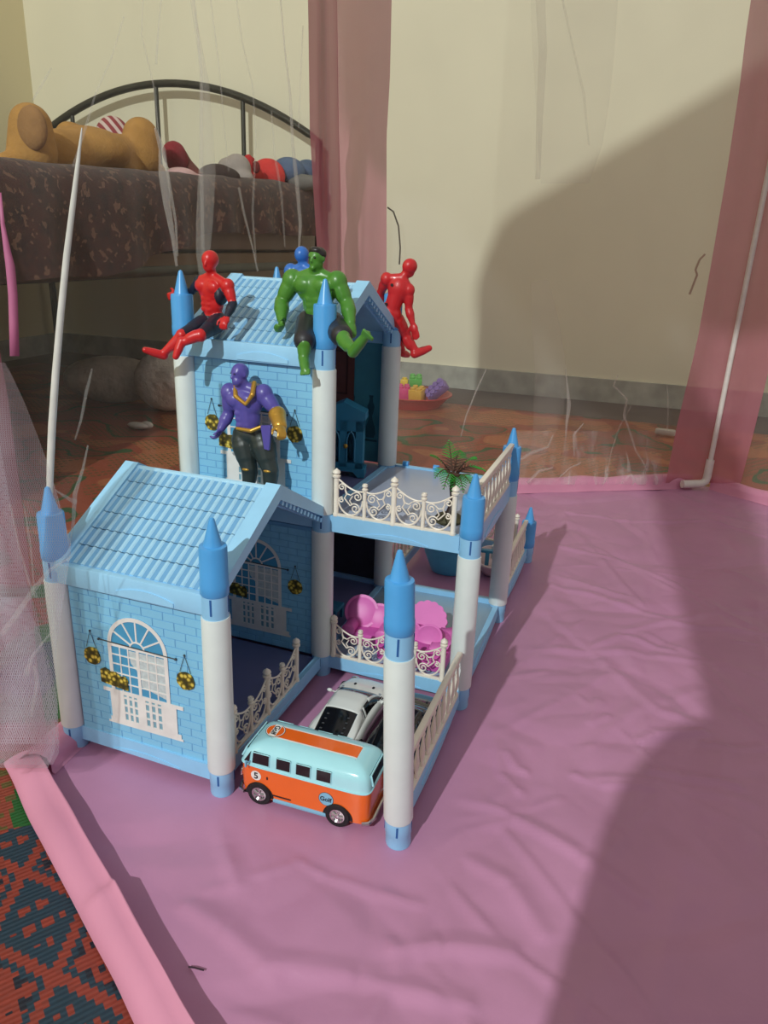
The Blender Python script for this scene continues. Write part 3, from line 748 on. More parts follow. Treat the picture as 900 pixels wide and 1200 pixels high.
mb = MB(); mb.box((0.0, 1.5*CY, 0.0255), (0.008, CY-0.02, 0.004)); mb.build('edge_beam', m_sky, house)

# printed brick walls: mortar panel with bricks in low relief, arched window, baskets of flowers
BW, BH, BP = 0.0243, 0.00885, 0.0006
bm0 = MB(); bm0.box((0, 0, 0), (1, 1, 1)); ME_BRICK = bm0.mesh('brick', m_brick, 0)
def window_art(o, ax, nrm, par):
    """o = lower-left reference of the wall print (x = 0 at the bay's left column, z = 0 at the storey's base)"""
    ax = Vector(ax); n = Vector(nrm); up = Vector((0, 0, 1)); o = Vector(o)
    xl, xr, zb, zs = 0.056, 0.1255, 0.0865, 0.1395; xc = (xl+xr)/2; ro = (xr-xl)/2; ri = ro-0.0042
    # backing plate: the panes' colours
    mb = MB(); arc = [(xc+ro*math.cos(math.pi*k/24), zs+ro*math.sin(math.pi*k/24)) for k in range(25)]
    mb.prism([(xl, zb), (xr, zb)]+arc, o, ax, up, n*0.0009, 0)
    mb.prism([(xc+0.002, zb+0.012), (xr-0.004, zb+0.004), (xr-0.004, zs-0.003), (xc-0.011, zs-0.003), (xc-0.009, zb+0.036), (xc+0.002, zb+0.024)], o+n*0.0009, ax, up, n*0.0001, 1)
    mb.build('window_glass', [m_pane, m_curtain], par)
    mb = MB(); h = n*0.0006; oo = o+n*0.0009
    arcr = []
    for k in range(25): a = math.pi*k/24; arcr.append((xc+ro*math.cos(a), zs+ro*math.sin(a)))
    for k in range(24):
        a0, a1 = math.pi*k/24, math.pi*(k+1)/24
        mb.prism([(xc+ri*math.cos(a0), zs+ri*math.sin(a0)), (xc+ro*math.cos(a0), zs+ro*math.sin(a0)), (xc+ro*math.cos(a1), zs+ro*math.sin(a1)), (xc+ri*math.cos(a1), zs+ri*math.sin(a1))], oo, ax, up, h)
        r0, r1 = 0.0075, 0.0092
        mb.prism([(xc+r0*math.cos(a0), zs+r0*math.sin(a0)), (xc+r1*math.cos(a0), zs+r1*math.sin(a0)), (xc+r1*math.cos(a1), zs+r1*math.sin(a1)), (xc+r0*math.cos(a1), zs+r0*math.sin(a1))], oo, ax, up, h)
    cnt = [0]
    def bar(x0, z0, x1, z1, w):
        cnt[0] += 1; h = n*(0.0006+0.000004*cnt[0])
        d = Vector((x1-x0, z1-z0)); d.normalize(); q = Vector((-d.y, d.x))*w/2
        mb.prism([(x0-q.x, z0-q.y), (x1-q.x, z1-q.y), (x1+q.x, z1+q.y), (x0+q.x, z0+q.y)], oo, ax, up, h)
    for k in range(1, 6):
        a = math.pi*k/6; bar(xc+0.009*math.cos(a), zs+0.009*math.sin(a), xc+ri*math.cos(a), zs+ri*math.sin(a), 0.0017)
    bar(xl, zs, xr, zs, 0.0030); bar(xl+0.002, zb, xl+0.002, zs, 0.0042); bar(xr-0.002, zb, xr-0.002, zs, 0.0042); bar(xc, zb, xc, zs, 0.0034)
    for s in (0, 1):
        x0 = xl+0.004 if s == 0 else xc+0.0015; x1 = xc-0.0015 if s == 0 else xr-0.004
        for k in (1, 2): x = x0+(x1-x0)*k/3; bar(x, zb, x, zs, 0.0013)
        for k in range(1, 5): z = zb+(zs-zb)*k/5; bar(x0, z, x1, z, 0.0013)
    # balustrade under the window
    bx0, bx1, bz0, bz1 = 0.0535, 0.128, 0.0475, 0.0855
    bar(bx0-0.008, bz1, bx1+0.012, bz1, 0.0042); bar(bx0-0.002, bz0+0.003, bx1+0.008, bz0+0.003, 0.0062); bar(bx0-0.005, bz0, bx1+0.010, bz0, 0.0022)
    for x0, x1 in ((bx0, bx0+0.0150), (xc-0.0035, xc+0.0035), (bx1-0.0120, bx1+0.004)):
        bar((x0+x1)/2, bz0, (x0+x1)/2, bz1, x1-x0)
    for s in (0, 1):
        a = bx0+0.0150 if s == 0 else xc+0.0035; b = xc-0.0035 if s == 0 else bx1-0.0120
        for k in range(4):
            x = a+(b-a)*(k)/3; bar(x, bz0, x, bz1, (b-a)/6.5)
        for z in (bz0+0.0145, bz0+0.0235, bz0+0.0325): bar(a, z, b, z, 0.0020)
    mb.build('window_frame', m_wprint, par)
    mb = MB(); mb.prism([(0.0535, bz0), (0.128, bz0), (0.128, bz1), (0.0535, bz1)], o, ax, up, n*0.0009); mb.build('balustrade_backing', m_bpane, par)
    mb = MB(); m3 = oo+n*0.0006
    mb.tube([m3+ax*0.0455+up*0.1421, m3+ax*0.135+up*0.1405], 0.0006, 6)
    for x, z in ((0.0455, 0.1421), (0.135, 0.1405)): mb.ell(m3+ax*x+up*z, (0.0014, 0.0014, 0.0014), nu=8, nv=6)
    for cx, ct, cz in ((0.0355, 0.1490, 0.1300), (0.145, 0.1472, 0.1285)):
        for dx in (-0.006, 0.006): mb.tube([m3+ax*cx+up*ct, m3+ax*(cx+dx)+up*cz], 0.00028, 5)
        mb.ell(m3+ax*cx+up*ct, (0.0011, 0.0011, 0.0011), nu=8, nv=6)
    mb.build('hanging_wires', m_iron, par)
    for cx, cz in ((0.0355, 0.1213), (0.145, 0.1197)):
        mb = MB(); rr = random.Random(int(cx*1e4)); pl = []
        for k in range(20):
            a = 2*math.pi*k/20; q = 1+rr.uniform(-0.06, 0.06); pl.append((cx+0.0098*q*math.cos(a), cz+0.0100*q*math.sin(a)-0.0006))
        mb.prism(pl, oo, ax, up, n*0.0012); mb.build('flower_basket', m_flower, par)
    mb = MB(); pl = [(0.0445, 0.0935), (0.0765, 0.0900), (0.0770, 0.1015), (0.0735, 0.1060), (0.068, 0.1045), (0.063, 0.1085), (0.0565, 0.1078), (0.050, 0.1108), (0.0445, 0.1078)]
    mb.prism(pl, oo+n*0.0006, ax, up, n*0.0012); mb.build('flower_box', m_flower, par)
def brick_wall(o, ax, nrm, z0, z1, single=True, art=True, zvis=None):
    ax = Vector(ax); n = Vector(nrm); o = Vector(o); up = Vector((0, 0, 1))
    mb = MB(); xa, xb = 0.0135, A-0.0135
    mb.prism([(xa, z0), (xb, z0), (xb, z1), (xa, z1)], o, ax, up, -n*0.003)
    w = mb.build('wall_panel', m_joint, house); org = ORG[w.name]
    st = MB(); row = 0; z = z0+BH*0.5
    R = Matrix((ax, n, up)).transposed()
    while z < z1-BH*0.2:
        x = xa-(BW*0.5 if row % 2 else 0)
        while x < xb:
            x0, x1 = max(x, xa), min(x+BW, xb)
            zz0, zz1 = z-BH/2, min(z+BH/2, z1)
            if x1-x0 > 0.004:
                lz = (zz0+zz1)/2-(z0-ZF); cx = (x0+x1)/2
                hid = art and 0.058 < x0 and x1 < 0.124 and 0.05 < lz < 0.150
                if not hid:
                    c = o+ax*cx+up*((zz0+zz1)/2)+n*0.0001; d = (x1-x0-0.0011, 0.0006, zz1-zz0-0.0009)
                    if single and (zvis is None or zz1 > zvis):
                        b = bpy.data.objects.new('brick', ME_BRICK); COL.objects.link(b); b.parent = w
                        b.matrix_local = Matrix.Translation(c-org) @ R.to_4x4() @ Matrix.Diagonal((d[0], d[1], d[2], 1))
                    else: st.box((0, 0, 0), d, 0, Matrix.Translation(c) @ R.to_4x4())
            x += BW
        row += 1; z += BH
    if st.v: tag(st.build('brickwork', m_brick, w, sm=0), kind='stuff')
    if art: window_art(o+up*(z0-ZF), ax, n, w)
    return w
brick_wall((-A-0.001, -0.0015, 0), (1, 0, 0), (0, -1, 0), ZF-0.0005, ZW+0.001, True)                                  # front of the low wing
brick_wall((-A, CY-0.002, LV), (1, 0, 0), (0, -1, 0), ZF+0.0, ZW, True, True, None) if False else None
brick_wall((-A, CY-0.0015, 0), (1, 0, 0), (0, -1, 0), ZF-0.004, ZW, False)                                            # seen through the open gable end
w_up = brick_wall((-A, CY-0.0015, 0), (1, 0, 0), (0, -1, 0), ZF+LV, ZW+LV, True, True, ZF+LV+0.02)                    # tower, upper storey
for y0, y1, l in ((0, CY, 0), (CY, 2*CY, 0), (CY, 2*CY, 1)):
    mb = MB(); mb.box((-A, (y0+y1)/2, ZF+l*LV+(ZW-ZF)/2), (0.003, CY-0.027, ZW-ZF)); mb.build('wall_panel', m_joint, house)
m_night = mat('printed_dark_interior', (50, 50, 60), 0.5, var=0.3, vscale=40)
m_teal = mat('printed_teal_interior', (70, 140, 158), 0.5, var=0.10, vscale=30)
m_teal2 = mat('printed_dark_teal', (38, 84, 100), 0.5)  # darker teal of the printed vases
m_wine = mat('printed_wine_door', (110, 62, 54), 0.5, var=0.1, vscale=60)
for l in (0, 1):
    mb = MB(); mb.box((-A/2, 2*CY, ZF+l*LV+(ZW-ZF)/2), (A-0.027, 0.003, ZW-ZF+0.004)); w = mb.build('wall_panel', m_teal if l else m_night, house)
    if l:
        zb = ZF+LV; yb = 2*CY-0.0015
        mb = MB()
        for cx, cz, sc in ((-0.030, zb+0.066, 1.0), (-0.060, zb+0.078, 0.9)):
            prof = [(0.0035, 0.030), (0.0022, 0.026), (0.0030, 0.020), (0.0055, 0.014), (0.0040, 0.006), (0.0020, 0.0), (0.0030, -0.005), (0.0070, -0.016), (0.0080, -0.026), (0.0055, -0.032)]
            pl = [(cx+r*sc, cz+z*sc) for r, z in prof]+[(cx-r*sc, cz+z*sc) for r, z in reversed(prof)]
            mb.prism(pl, (0, yb, 0), (1, 0, 0), (0, 0, 1), (0, -0.0006, 0))
        mb.box((-0.030, yb-0.0004, zb+0.030), (0.022, 0.0008, 0.003)); mb.build('printed_vase', m_teal2, w)
        mb = MB(); mb.box((-0.092, yb-0.0006, zb+0.085), (0.070, 0.0012, 0.165)); mb.build('printed_door', m_wine, w)
        mb = MB()
        for sx in (-0.078, -0.106):
            for sz in (0.125, 0.050):
                c = Vector((sx, yb-0.0015, zb+sz))
                for dx, dz, a, b in ((-0.010, 0, 0.002, 0.062), (0.010, 0, 0.002, 0.062), (0, 0.030, 0.022, 0.002), (0, -0.030, 0.022, 0.002)): mb.box(c+Vector((dx, 0, dz)), (a, 0.001, b))
        mb.build('door_moulding', mat('printed_dark_wine', (72, 38, 36), 0.5), w)

# roofs: six lapped courses of half-round tiles each side, heavy gable trims, eaves board
def roof(x0, x1, y0, y1, zE, zR):
    ym = (y0+y1)/2; tw = 0.0165
    mb = MB(); mb.prism([(y0+0.001, zE-0.0035), (ym, zR-0.0035), (y1-0.001, zE-0.0035), (y1-0.001, zE-0.0065), (ym, zR-0.0065), (y0+0.001, zE-0.0065)], (x0+0.006, 0, 0), (0, 1, 0), (0, 0, 1), (x1-x0-0.012, 0, 0))
    r = mb.build('roof', m_roof, house)
    xs0, xs1 = x0+tw-0.002, x1-tw+0.002; nr = 34
    for side in (0, 1):
        ye = y0 if side == 0 else y1; NC = 6
        d = Vector((0, ym-ye, zR-zE)); nrm = Vector((0, -(zR-zE) if side == 0 else (zR-zE), abs(ym-ye))).normalized()
        for c in range(NC):
            t0, t1 = c/NC+0.006*(c > 0), (c+1)/NC-0.003*(c < NC-1); mb = MB(); nx = nr*8+1
            def P(i, t, lift, flat=False):
                x = xs0+(xs1-xs0)*i/(nx-1); ph = i/8*math.pi
                h = 0.0 if flat else 0.0013*max(0.0, math.sin(ph))**0.7 if (i//8) % 2 == 0 else 0.0
                p = Vector((x, ye, zE))+d*t; return p+nrm*(h+lift)
            vs = []; 
            for i in range(nx): vs.append(P(i, t0, -0.0014, True))
            for i in range(nx): vs.append(P(i, t0, 0.0))
            for i in range(nx): vs.append(P(i, t1, 0.0))
            fs = []
            for j in range(2):
                for i in range(nx-1):
                    q = (j*nx+i, j*nx+i+1, (j+1)*nx+i+1, (j+1)*nx+i); fs.append(q if side == 0 else tuple(reversed(q)))
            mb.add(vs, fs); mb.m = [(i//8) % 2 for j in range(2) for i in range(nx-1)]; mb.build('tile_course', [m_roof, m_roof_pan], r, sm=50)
    # gable trims: a board on each slope, front and rear end, with dentils under the outer edge
    for xe, sg in ((x0, -1), (x1, 1)):
        mb = MB(); xi = xe-sg*tw; th = 0.0075; up = 0.0042
        L = math.hypot(ym-y0, zR-zE); s = (zR-zE)/(ym-y0); over = 0.006
        ny = Vector((-s, 1)).normalized()
        pts = [(y0-over, zE-over*s+up), (ym, zR+up*1.15), (y1+over, zE-over*s+up), (y1+over, zE-over*s+up-th-0.004), (ym, zR-th-0.004), (y0-over, zE-over*s+up-th-0.004)]
        mb.prism(pts, (min(xi, xe), 0, 0), (0, 1, 0), (0, 0, 1), (tw, 0, 0))
        inner = [(y0-over+0.002, zE-over*s-th+0.001), (ym, zR-th-0.0035), (y1+over-0.002, zE-over*s-th+0.001), (y1+over-0.002, zE-over*s-th-0.006), (ym, zR-th-0.0105), (y0-over+0.002, zE-over*s-th-0.006)]
        mb.prism(inner, (xe-sg*0.010-(0.003 if sg > 0 else 0), 0, 0), (0, 1, 0), (0, 0, 1), (0.003, 0, 0))
        mb.build('gable_trim', m_trim, r)
        dm = MB()
        for sy in (1,):
            for k in range(13):
                t = (k+0.7)/13.6; y = (y0+(ym-y0)*t) if sy == 0 else (y1+(ym-y1)*t); z = zE+(zR-zE)*t-th-0.0058
                an = math.atan2(zR-zE, (ym-y0) if sy == 0 else -(y1-ym))
                M = Matrix.Translation((xe-sg*0.0045, y, z)) @ Matrix.Rotation(an, 4, 'X')
                dm.box((0, 0, 0), (0.0055, 0.0046, 0.0050), 0, M)
        dm.build('dentil_row', m_trim, r, sm=0)
    mb = MB(); mb.prism([(y0+0.012, zE-0.004), (y1-0.012, zE-0.004), (ym, zR-0.010)], (x0+0.004, 0, 0), (0, 1, 0), (0, 0, 1), (0.003, 0, 0)); mb.build('gable_light_block', m_trim, r)  # unseen end panel added to keep light out of the rooms below
    mb = MB(); mb.tube([(x0+0.008, ym, zR-0.001), (x1-0.008, ym, zR-0.001)], 0.0030, 8); mb.build('ridge', m_roof, r)
    for ye, sg in ((y0, -1), (y1, 1)):
        mb = MB(); zt = zE-0.0005; zb = ZW+(zE-ZW-HC)+0.0
        mb.box(((x0+x1)/2, ye+sg*0.002, (zt+zE-0.0215)/2), (x1-x0-0.020, 0.011, 0.021), bev=0.0012)
        L = x1-x0; arcp = [(L*(0.42+0.34*k/12), -0.006+0.006*(1-(2*k/12-1)**2)) for k in range(13)]
        mb.prism(arcp+[(L*0.76, -0.010), (L*0.42, -0.010)], (x0, ye+sg*0.0075, zE-0.0095), (1, 0, 0), (0, 0, 1), (0, sg*0.0012, 0))
        mb.build('eaves_board', m_trim, r)
roof(-A-0.002, 0.006, -0.002, CY+0.001, 0.2195, 0.2835)
roof(-A-0.004, 0.006, CY-0.002, 2*CY+0.001, 0.2195+LV, 0.2835+LV-0.002)

# scroll fences (x = along, z = up from the fence's foot)
def spiral(cx, cz, r, a0, turns, sgn, n=26):
    return [(cx+r*(1-0.80*k/n)*math.cos(a0+sgn*2*math.pi*turns*k/n), cz+r*(1-0.80*k/n)*math.sin(a0+sgn*2*math.pi*turns*k/n)) for k in range(n+1)]
def scroll_bay(w):
    """left post tall, right post short"""
    cs = []
    cs.append([(0.001+ (w-0.002)*k/12, 0.0465-0.0155*math.sin(math.pi/2*(k/12))+0.0035*(k/12)**3) for k in range(13)])       # sagging top rail
    cs.append([(w/2+(w/2-0.0025)*math.cos(math.pi+math.pi*k/20), 0.0230+0.0195*math.sin(math.pi+math.pi*k/20)*1.0) for k in range(21)])   # big lower bow
    cs.append(spiral(0.0070, 0.0362, 0.0048, -0.6, 1.45, 1)); cs.append(spiral(w-0.0090, 0.0270, 0.0058, 2.3, 1.5, -1))
    cs.append(spiral(0.0068, 0.0205, 0.0036, 1.2, 1.3, 1)); cs.append(spiral(w-0.0115, 0.0122, 0.0064, 2.6, 1.6, -1))
    cs.append([(0.0112, 0.0338), (0.0135, 0.0290), (0.0180, 0.0278), (w-0.0135, 0.0312)])
    cs.append([(0.0098, 0.0238), (0.0140, 0.0190), (w-0.0175, 0.0150)])
    cs.append([(0.0110, 0.0335), (0.0128, 0.0280), (0.0105, 0.0235)])
    cs.append([(w-0.0150, 0.0272), (w-0.0185, 0.0210), (w-0.0160, 0.0175)])
    mb = MB()
    for i, c in enumerate(cs): mb.tube([(x, 0, z) for x, z in c], 0.00105 if i < 2 else 0.00085, 6)
    return mb
def post_mb(tall):
    k = 1.0 if tall else 0.78; r = 0.0031 if tall else 0.0023; h = 0.058 if tall else 0.0445; fb = 0.0095 if tall else 0.0075
    mb = MB(); mb.lathe([(r*1.2, 0), (r*1.2, 0.003), (r*0.95, 0.004), (r, h-fb-0.004), (r*0.9, h-fb-0.002), (r*1.45, h-fb-0.001), (r*1.55, h-fb+0.001), (r*0.9, h-fb+0.002),
                        (r*1.5, h-fb+0.0045), (r*1.25, h-fb+0.0068), (r*0.55, h-0.0012), (r*0.2, h), (0, h+0.0001)], 14)
    return mb
BAYW = 0.0354
ME_BAY = scroll_bay(BAYW).mesh('scroll_panel', m_ivory); ME_T = post_mb(True).mesh('fence_post', m_ivory); ME_S = post_mb(False).mesh('fence_post', m_ivory)
def scroll_fence(p, ang, L=0.1416, m=None):
    """p: world foot of the first post"""
    mb = MB(); R = Matrix.Translation(p) @ Matrix.Rotation(ang, 4, 'Z'); k = L/0.1416
    mb.box((L/2, 0, 0.0016), (L+0.004, 0.0042, 0.0032), 0, R, bev=0.0006); f = mb.build('scroll_fence', m_ivory, house); org = ORG[f.name]
    def put(me, x, sx=1):
        o = bpy.data.objects.new(me.name, me); COL.objects.link(o); o.parent = f
        o.matrix_local = Matrix.Translation(-org) @ R @ Matrix.Translation((x*k, 0, 0)) @ Matrix.Diagonal((sx*k, 1, 1, 1))
    for i in range(5): put(ME_T if i % 2 == 0 else ME_S, i*BAYW)
    for i in range(4): put(ME_BAY, (i if i % 2 == 0 else i+1)*BAYW, 1 if i % 2 == 0 else -1)
scroll_fence(Vector((0.0172, CY-0.0005, ZW+HC-0.0015)), 0)
scroll_fence(Vector((0.0172, CY-0.0005, 0.0285)), 0)
scroll_fence(Vector((-0.0005, 0.0215, 0.0285)), math.pi/2)
scroll_fence(Vector((0.0190, 3*CY+0.002, 0.0285)), 0)

# baluster fences
prof = [(0.0022, 0), (0.0022, 0.004), (0.0013, 0.006), (0.0026, 0.014), (0.0030, 0.020), (0.0018, 0.029), (0.0012, 0.036), (0.0020, 0.039), (0.0014, 0.042), (0.0022, 0.045), (0.0022, 0.049)]
mbb = MB(); mbb.lathe(prof, 10); ME_BAL = mbb.mesh('baluster', m_ivory)
def baluster_fence(p, ang, L=0.176, n=9, dz=0.0):
    R = Matrix.Translation(p) @ Matrix.Rotation(ang, 4, 'Z')
    mb = MB(); mb.box((L/2, 0, 0.0025), (L, 0.0055, 0.005), 0, R, bev=0.0008); f = mb.build('baluster_fence', m_ivory, house); org = ORG[f.name]
    mb = MB(); mb.box((L/2, 0, 0.0555), (L+0.006, 0.0068, 0.0058), 0, R, bev=0.0016); mb.box((L/2, 0, 0.0515), (L, 0.0046, 0.003), 0, R)
    mb.build('handrail', m_ivory, f)
    for i in range(n+2):
        o = bpy.data.objects.new('baluster', ME_BAL); COL.objects.link(o); o.parent = f
        o.matrix_local = Matrix.Translation(-org) @ R @ Matrix.Translation((0.004+(L-0.008)*i/(n+1), 0, 0.0035))
baluster_fence(Vector((A+0.0035, 0.0285, 0.0280)), math.pi/2, 0.180, 8)
baluster_fence(Vector((A, CY+0.019, ZW+HC-0.002)), math.pi/2, 0.192, 8)
baluster_fence(Vector((A, 2*CY+0.034, 0.0280)), math.pi/2, 0.176, 8)
baluster_fence(Vector((0.0, 2*CY+0.026, 0.0280)), math.pi/2, 0.180, 8)

# ================================================================== toy action figures
def frame(x, y):
    x = Vector(x).normalized(); z = x.cross(Vector(y)).normalized(); y = z.cross(x); return Matrix((x, y, z)).transposed()
def hand(B, wrist, d, side, mi, s=1.0, curl=0.5):
    """palm, four unequal bent fingers and a thumb; d = forearm direction, side = direction across the palm (thumb side)"""
    d = Vector(d).normalized(); t = Vector(side); t = (t-d*t.dot(d)).normalized(); n = d.cross(t)
    R = Matrix((t, n, d)).transposed()
    B.ell(wrist+d*0.0062*s, (0.0052*s, 0.0032*s, 0.0072*s), R, mi)
    for k, (o, L) in enumerate(((0.0036, 0.0066), (0.0012, 0.0076), (-0.0013, 0.0070), (-0.0036, 0.0056))):
        a = wrist+d*0.0115*s+t*o*s; b = a+(d*(1-0.5*curl)+n*curl*0.7).normalized()*L*0.55*s; c = b+(d*(1-1.5*curl)+n*curl*1.3).normalized()*L*0.5*s
        B.cap(a, b, 0.0015*s, 0.00138*s, mi); B.cap(b, c, 0.00138*s, 0.0011*s, mi)
    a = wrist+d*0.004*s+t*0.0044*s; b = a+(t*0.8+d*0.75+n*0.25).normalized()*0.0052*s; c = b+(d+n*0.5+t*0.1).normalized()*0.0042*s
    B.cap(a, b, 0.0018*s, 0.0016*s, mi); B.cap(b, c, 0.0016*s, 0.0013*s, mi)
def head_on(B, c, fwd, up, mi, s=1.0, features=True):
    f = Vector(fwd).normalized(); u = Vector(up); u = (u-f*u.dot(f)).normalized(); r = f.cross(u); R = Matrix((r, f, u)).transposed()
    B.ell(c+u*0.0018*s-f*0.0008*s, (0.0088*s, 0.0102*s, 0.0098*s), R, mi)
    B.ell(c-u*0.0048*s+f*0.0026*s, (0.0064*s, 0.0068*s, 0.0070*s), R, mi)
    if features:
        B.cap(c+f*0.0092*s+u*0.0018*s, c+f*0.0108*s-u*0.0022*s, 0.0010*s, 0.0016*s, mi)            # nose
        for q in (-1, 1):
            B.cap(c+f*0.0084*s+r*q*0.0012*s+u*0.0030*s, c+f*0.0072*s+r*q*0.0052*s+u*0.0032*s, 0.0012*s, 0.0010*s, mi)   # brow
            B.ell(c+r*q*0.0088*s-u*0.0006*s-f*0.001*s, (0.0012*s, 0.0020*s, 0.0028*s), R, mi)          # ear
        B.cap(c+f*0.0084*s-u*0.0058*s+r*0.0022*s, c+f*0.0084*s-u*0.0058*s-r*0.0022*s, 0.0010*s, 0.0010*s, mi)   # mouth
        B.ell(c+f*0.0080*s-u*0.0092*s, (0.0030*s, 0.0024*s, 0.0022*s), R, mi)                           # chin
    return R
def arm(B, sh, el, ha, mu, mf, mh, b, side, curl=0.6, hs=1.0, deltoid=True):
    if deltoid: B.ell(sh, (0.0083*b, 0.0080*b, 0.0090*b), None, mu)
    B.cap(sh, el, 0.0066*b, 0.0052*b, mu); B.cap(sh.lerp(el, 0.35), sh.lerp(el, 0.62), 0.0070*b, 0.0064*b, mu)
    B.cap(el, el.lerp(ha, 0.4), 0.0056*b, 0.0060*b, mf); B.cap(el.lerp(ha, 0.3), ha, 0.0060*b, 0.0038*b, mf)
    hand(B, ha, ha-el, side, mh, hs, curl)
def leg(B, hip, kn, an, to, mt, ms, mf, b, sole=0.0042):
    B.cap(hip, kn, 0.0108*b, 0.0076*b, mt); B.cap(hip.lerp(kn, 0.2), hip.lerp(kn, 0.55), 0.0112*b, 0.0098*b, mt)
    B.ell(kn, (0.0076*b, 0.0076*b, 0.0080*b), None, ms)
    d = an-kn; B.cap(kn, an, 0.0068*b, 0.0048*b, ms)
    bk = d.normalized().cross((to-an).normalized().cross(d.normalized())) if (to-an).length > 1e-4 else Vector((0, 1, 0))
    B.cap(kn.lerp(an, 0.2)-bk*0.0016, kn.lerp(an, 0.52)-bk*0.0016, 0.0074*b, 0.0066*b, ms)
    f = (to-an); fd = f.normalized()
    B.ell(an-fd*0.0025*b, (0.0056*b, 0.0056*b, 0.0054*b), None, mf)
    B.cap(an, an.lerp(to, 0.55), 0.0055*b, 0.0052*b, mf); B.cap(an.lerp(to, 0.45), to, 0.0054*b, 0.0040*b, mf)
def torso(B, neck, pel, shL, shR, hL, hR, b, fwd, mi, mp, pecs=True):
    up = (neck-pel).normalized(); x = (shR-shL).normalized(); R = frame(x, fwd) if False else Matrix((x, (up.cross(x)).normalized(), up)).transposed()
    f = Vector(fwd).normalized(); w = (shR-shL).length
    ch = pel.lerp(neck, 0.66)
    B.ell(ch, (w*0.46, 0.0112*b, 0.0155*b), R, mi)
    B.ell(pel.lerp(neck, 0.36), (w*0.34, 0.0098*b, 0.0155*b), R, mi)
    B.cap(pel.lerp(neck, 0.1), ch, 0.0098*b, 0.0108*b, mi)
    B.cap(shL.lerp(neck, 0.1), neck-up*0.001, 0.0058*b, 0.0058*b, mi); B.cap(shR.lerp(neck, 0.1), neck-up*0.001, 0.0058*b, 0.0058*b, mi)
    if pecs:
        for q in (-1, 1): B.ell(ch+x*q*w*0.2+f*0.0072*b+up*0.0035, (w*0.21, 0.0052*b, 0.0074*b), R, mi)
        for q in (-1, 1):
            for k in range(3): B.ell(pel.lerp(neck, 0.22+0.12*k)+x*q*0.0040*b+f*0.0092*b, (0.0038*b, 0.0018*b, 0.0034*b), R, mi)
    B.ell(pel, (max(w*0.30, (hR-hL).length*0.5+0.009*b), 0.0106*b, 0.0112*b), R, mp)
def fig_mat(name, col, rough=0.36, metal=0.0): return mat(name, col, rough, metal, var=0.05, vscale=80, coat=0.1)
m_red = fig_mat('red_toy_plastic', (206, 34, 36)); m_navy = fig_mat('navy_toy_plastic', (26, 30, 48), 0.5)
m_green = fig_mat('green_toy_plastic', (76, 134, 46), 0.34); m_short = fig_mat('charcoal_toy_plastic', (38, 36, 42), 0.5)
m_purple = fig_mat('purple_toy_plastic', (90, 80, 162), 0.34); m_char = fig_mat('black_green_toy_plastic', (44, 52, 50), 0.42)
m_gold = fig_mat('gold_toy_paint', (196, 150, 62), 0.34, 0.55); m_fblue = fig_mat('blue_toy_plastic', (52, 112, 196)); m_dred = fig_mat('red_toy_plastic_plain', (200, 36, 40), 0.38)
m_dark = fig_mat('dark_toy_paint', (34, 28, 28), 0.4)

# 1. red and navy figure seated on the tower's front eaves, legs over the edge beside the left column
def f1():
    y = 0.232; J = lambda u, v, dy=0: PY(u, v, y+dy)
    shL, shR, neck, head = J(234, 330, 0.004), J(267, 335, -0.004), J(248, 322, 0.0), J(246, 306, -0.004)
    pel = J(250, 373, 0.006); hL, hR = J(243, 376, 0.004), J(257, 377, 0.002)
    fw = Vector((-0.45, -0.9, 0.0))
    t = thing('action_figure', 'red and navy toy figure sitting on the front edge of the tower roof', 'toy figure', pel-Vector((0, 0, 0.016)), 'toy figures on the house')
    B = Blob(); torso(B, neck, pel, shL, shR, hL, hR, 0.98, fw, 0, 1)
    B.cap(neck, head-Vector((0, 0, 0.006)), 0.0056, 0.0056, 0); head_on(B, head, (-0.25, -0.95, -0.1), (0, 0, 1), 0, 1.0, False)
    B.cap(head+Vector((0.0, -0.009, 0.0)), head+Vector((0, -0.0105, -0.004)), 0.001, 0.0014, 0)
    arm(B, shR, J(273, 356, -0.006), J(266, 371, -0.020), 0, 1, 0, 0.92, Vector((-1, -0.2, 0)), 0.9, 1.0)
    arm(B, shL, J(225, 341, 0.010), J(208, 345, 0.012), 1, 1, 0, 0.84, Vector((0, 0, 1)), 0.3, 0.95)
    leg(B, hR, J(235, 393, -0.042), J(212, 402, -0.052), J(206, 418, -0.058), 1, 0, 0, 0.92)
    leg(B, hL, J(213, 393, -0.036), J(190, 416, -0.046), J(170, 410, -0.060), 1, 0, 0, 0.90)
    B.ell(pel.lerp(neck, 0.55)+Vector((0.014, -0.004, 0.0)), (0.0065, 0.0098, 0.0105), None, 1)      # navy flank
    B.build('body', [m_red, m_navy], t, 0.00105)
f1()
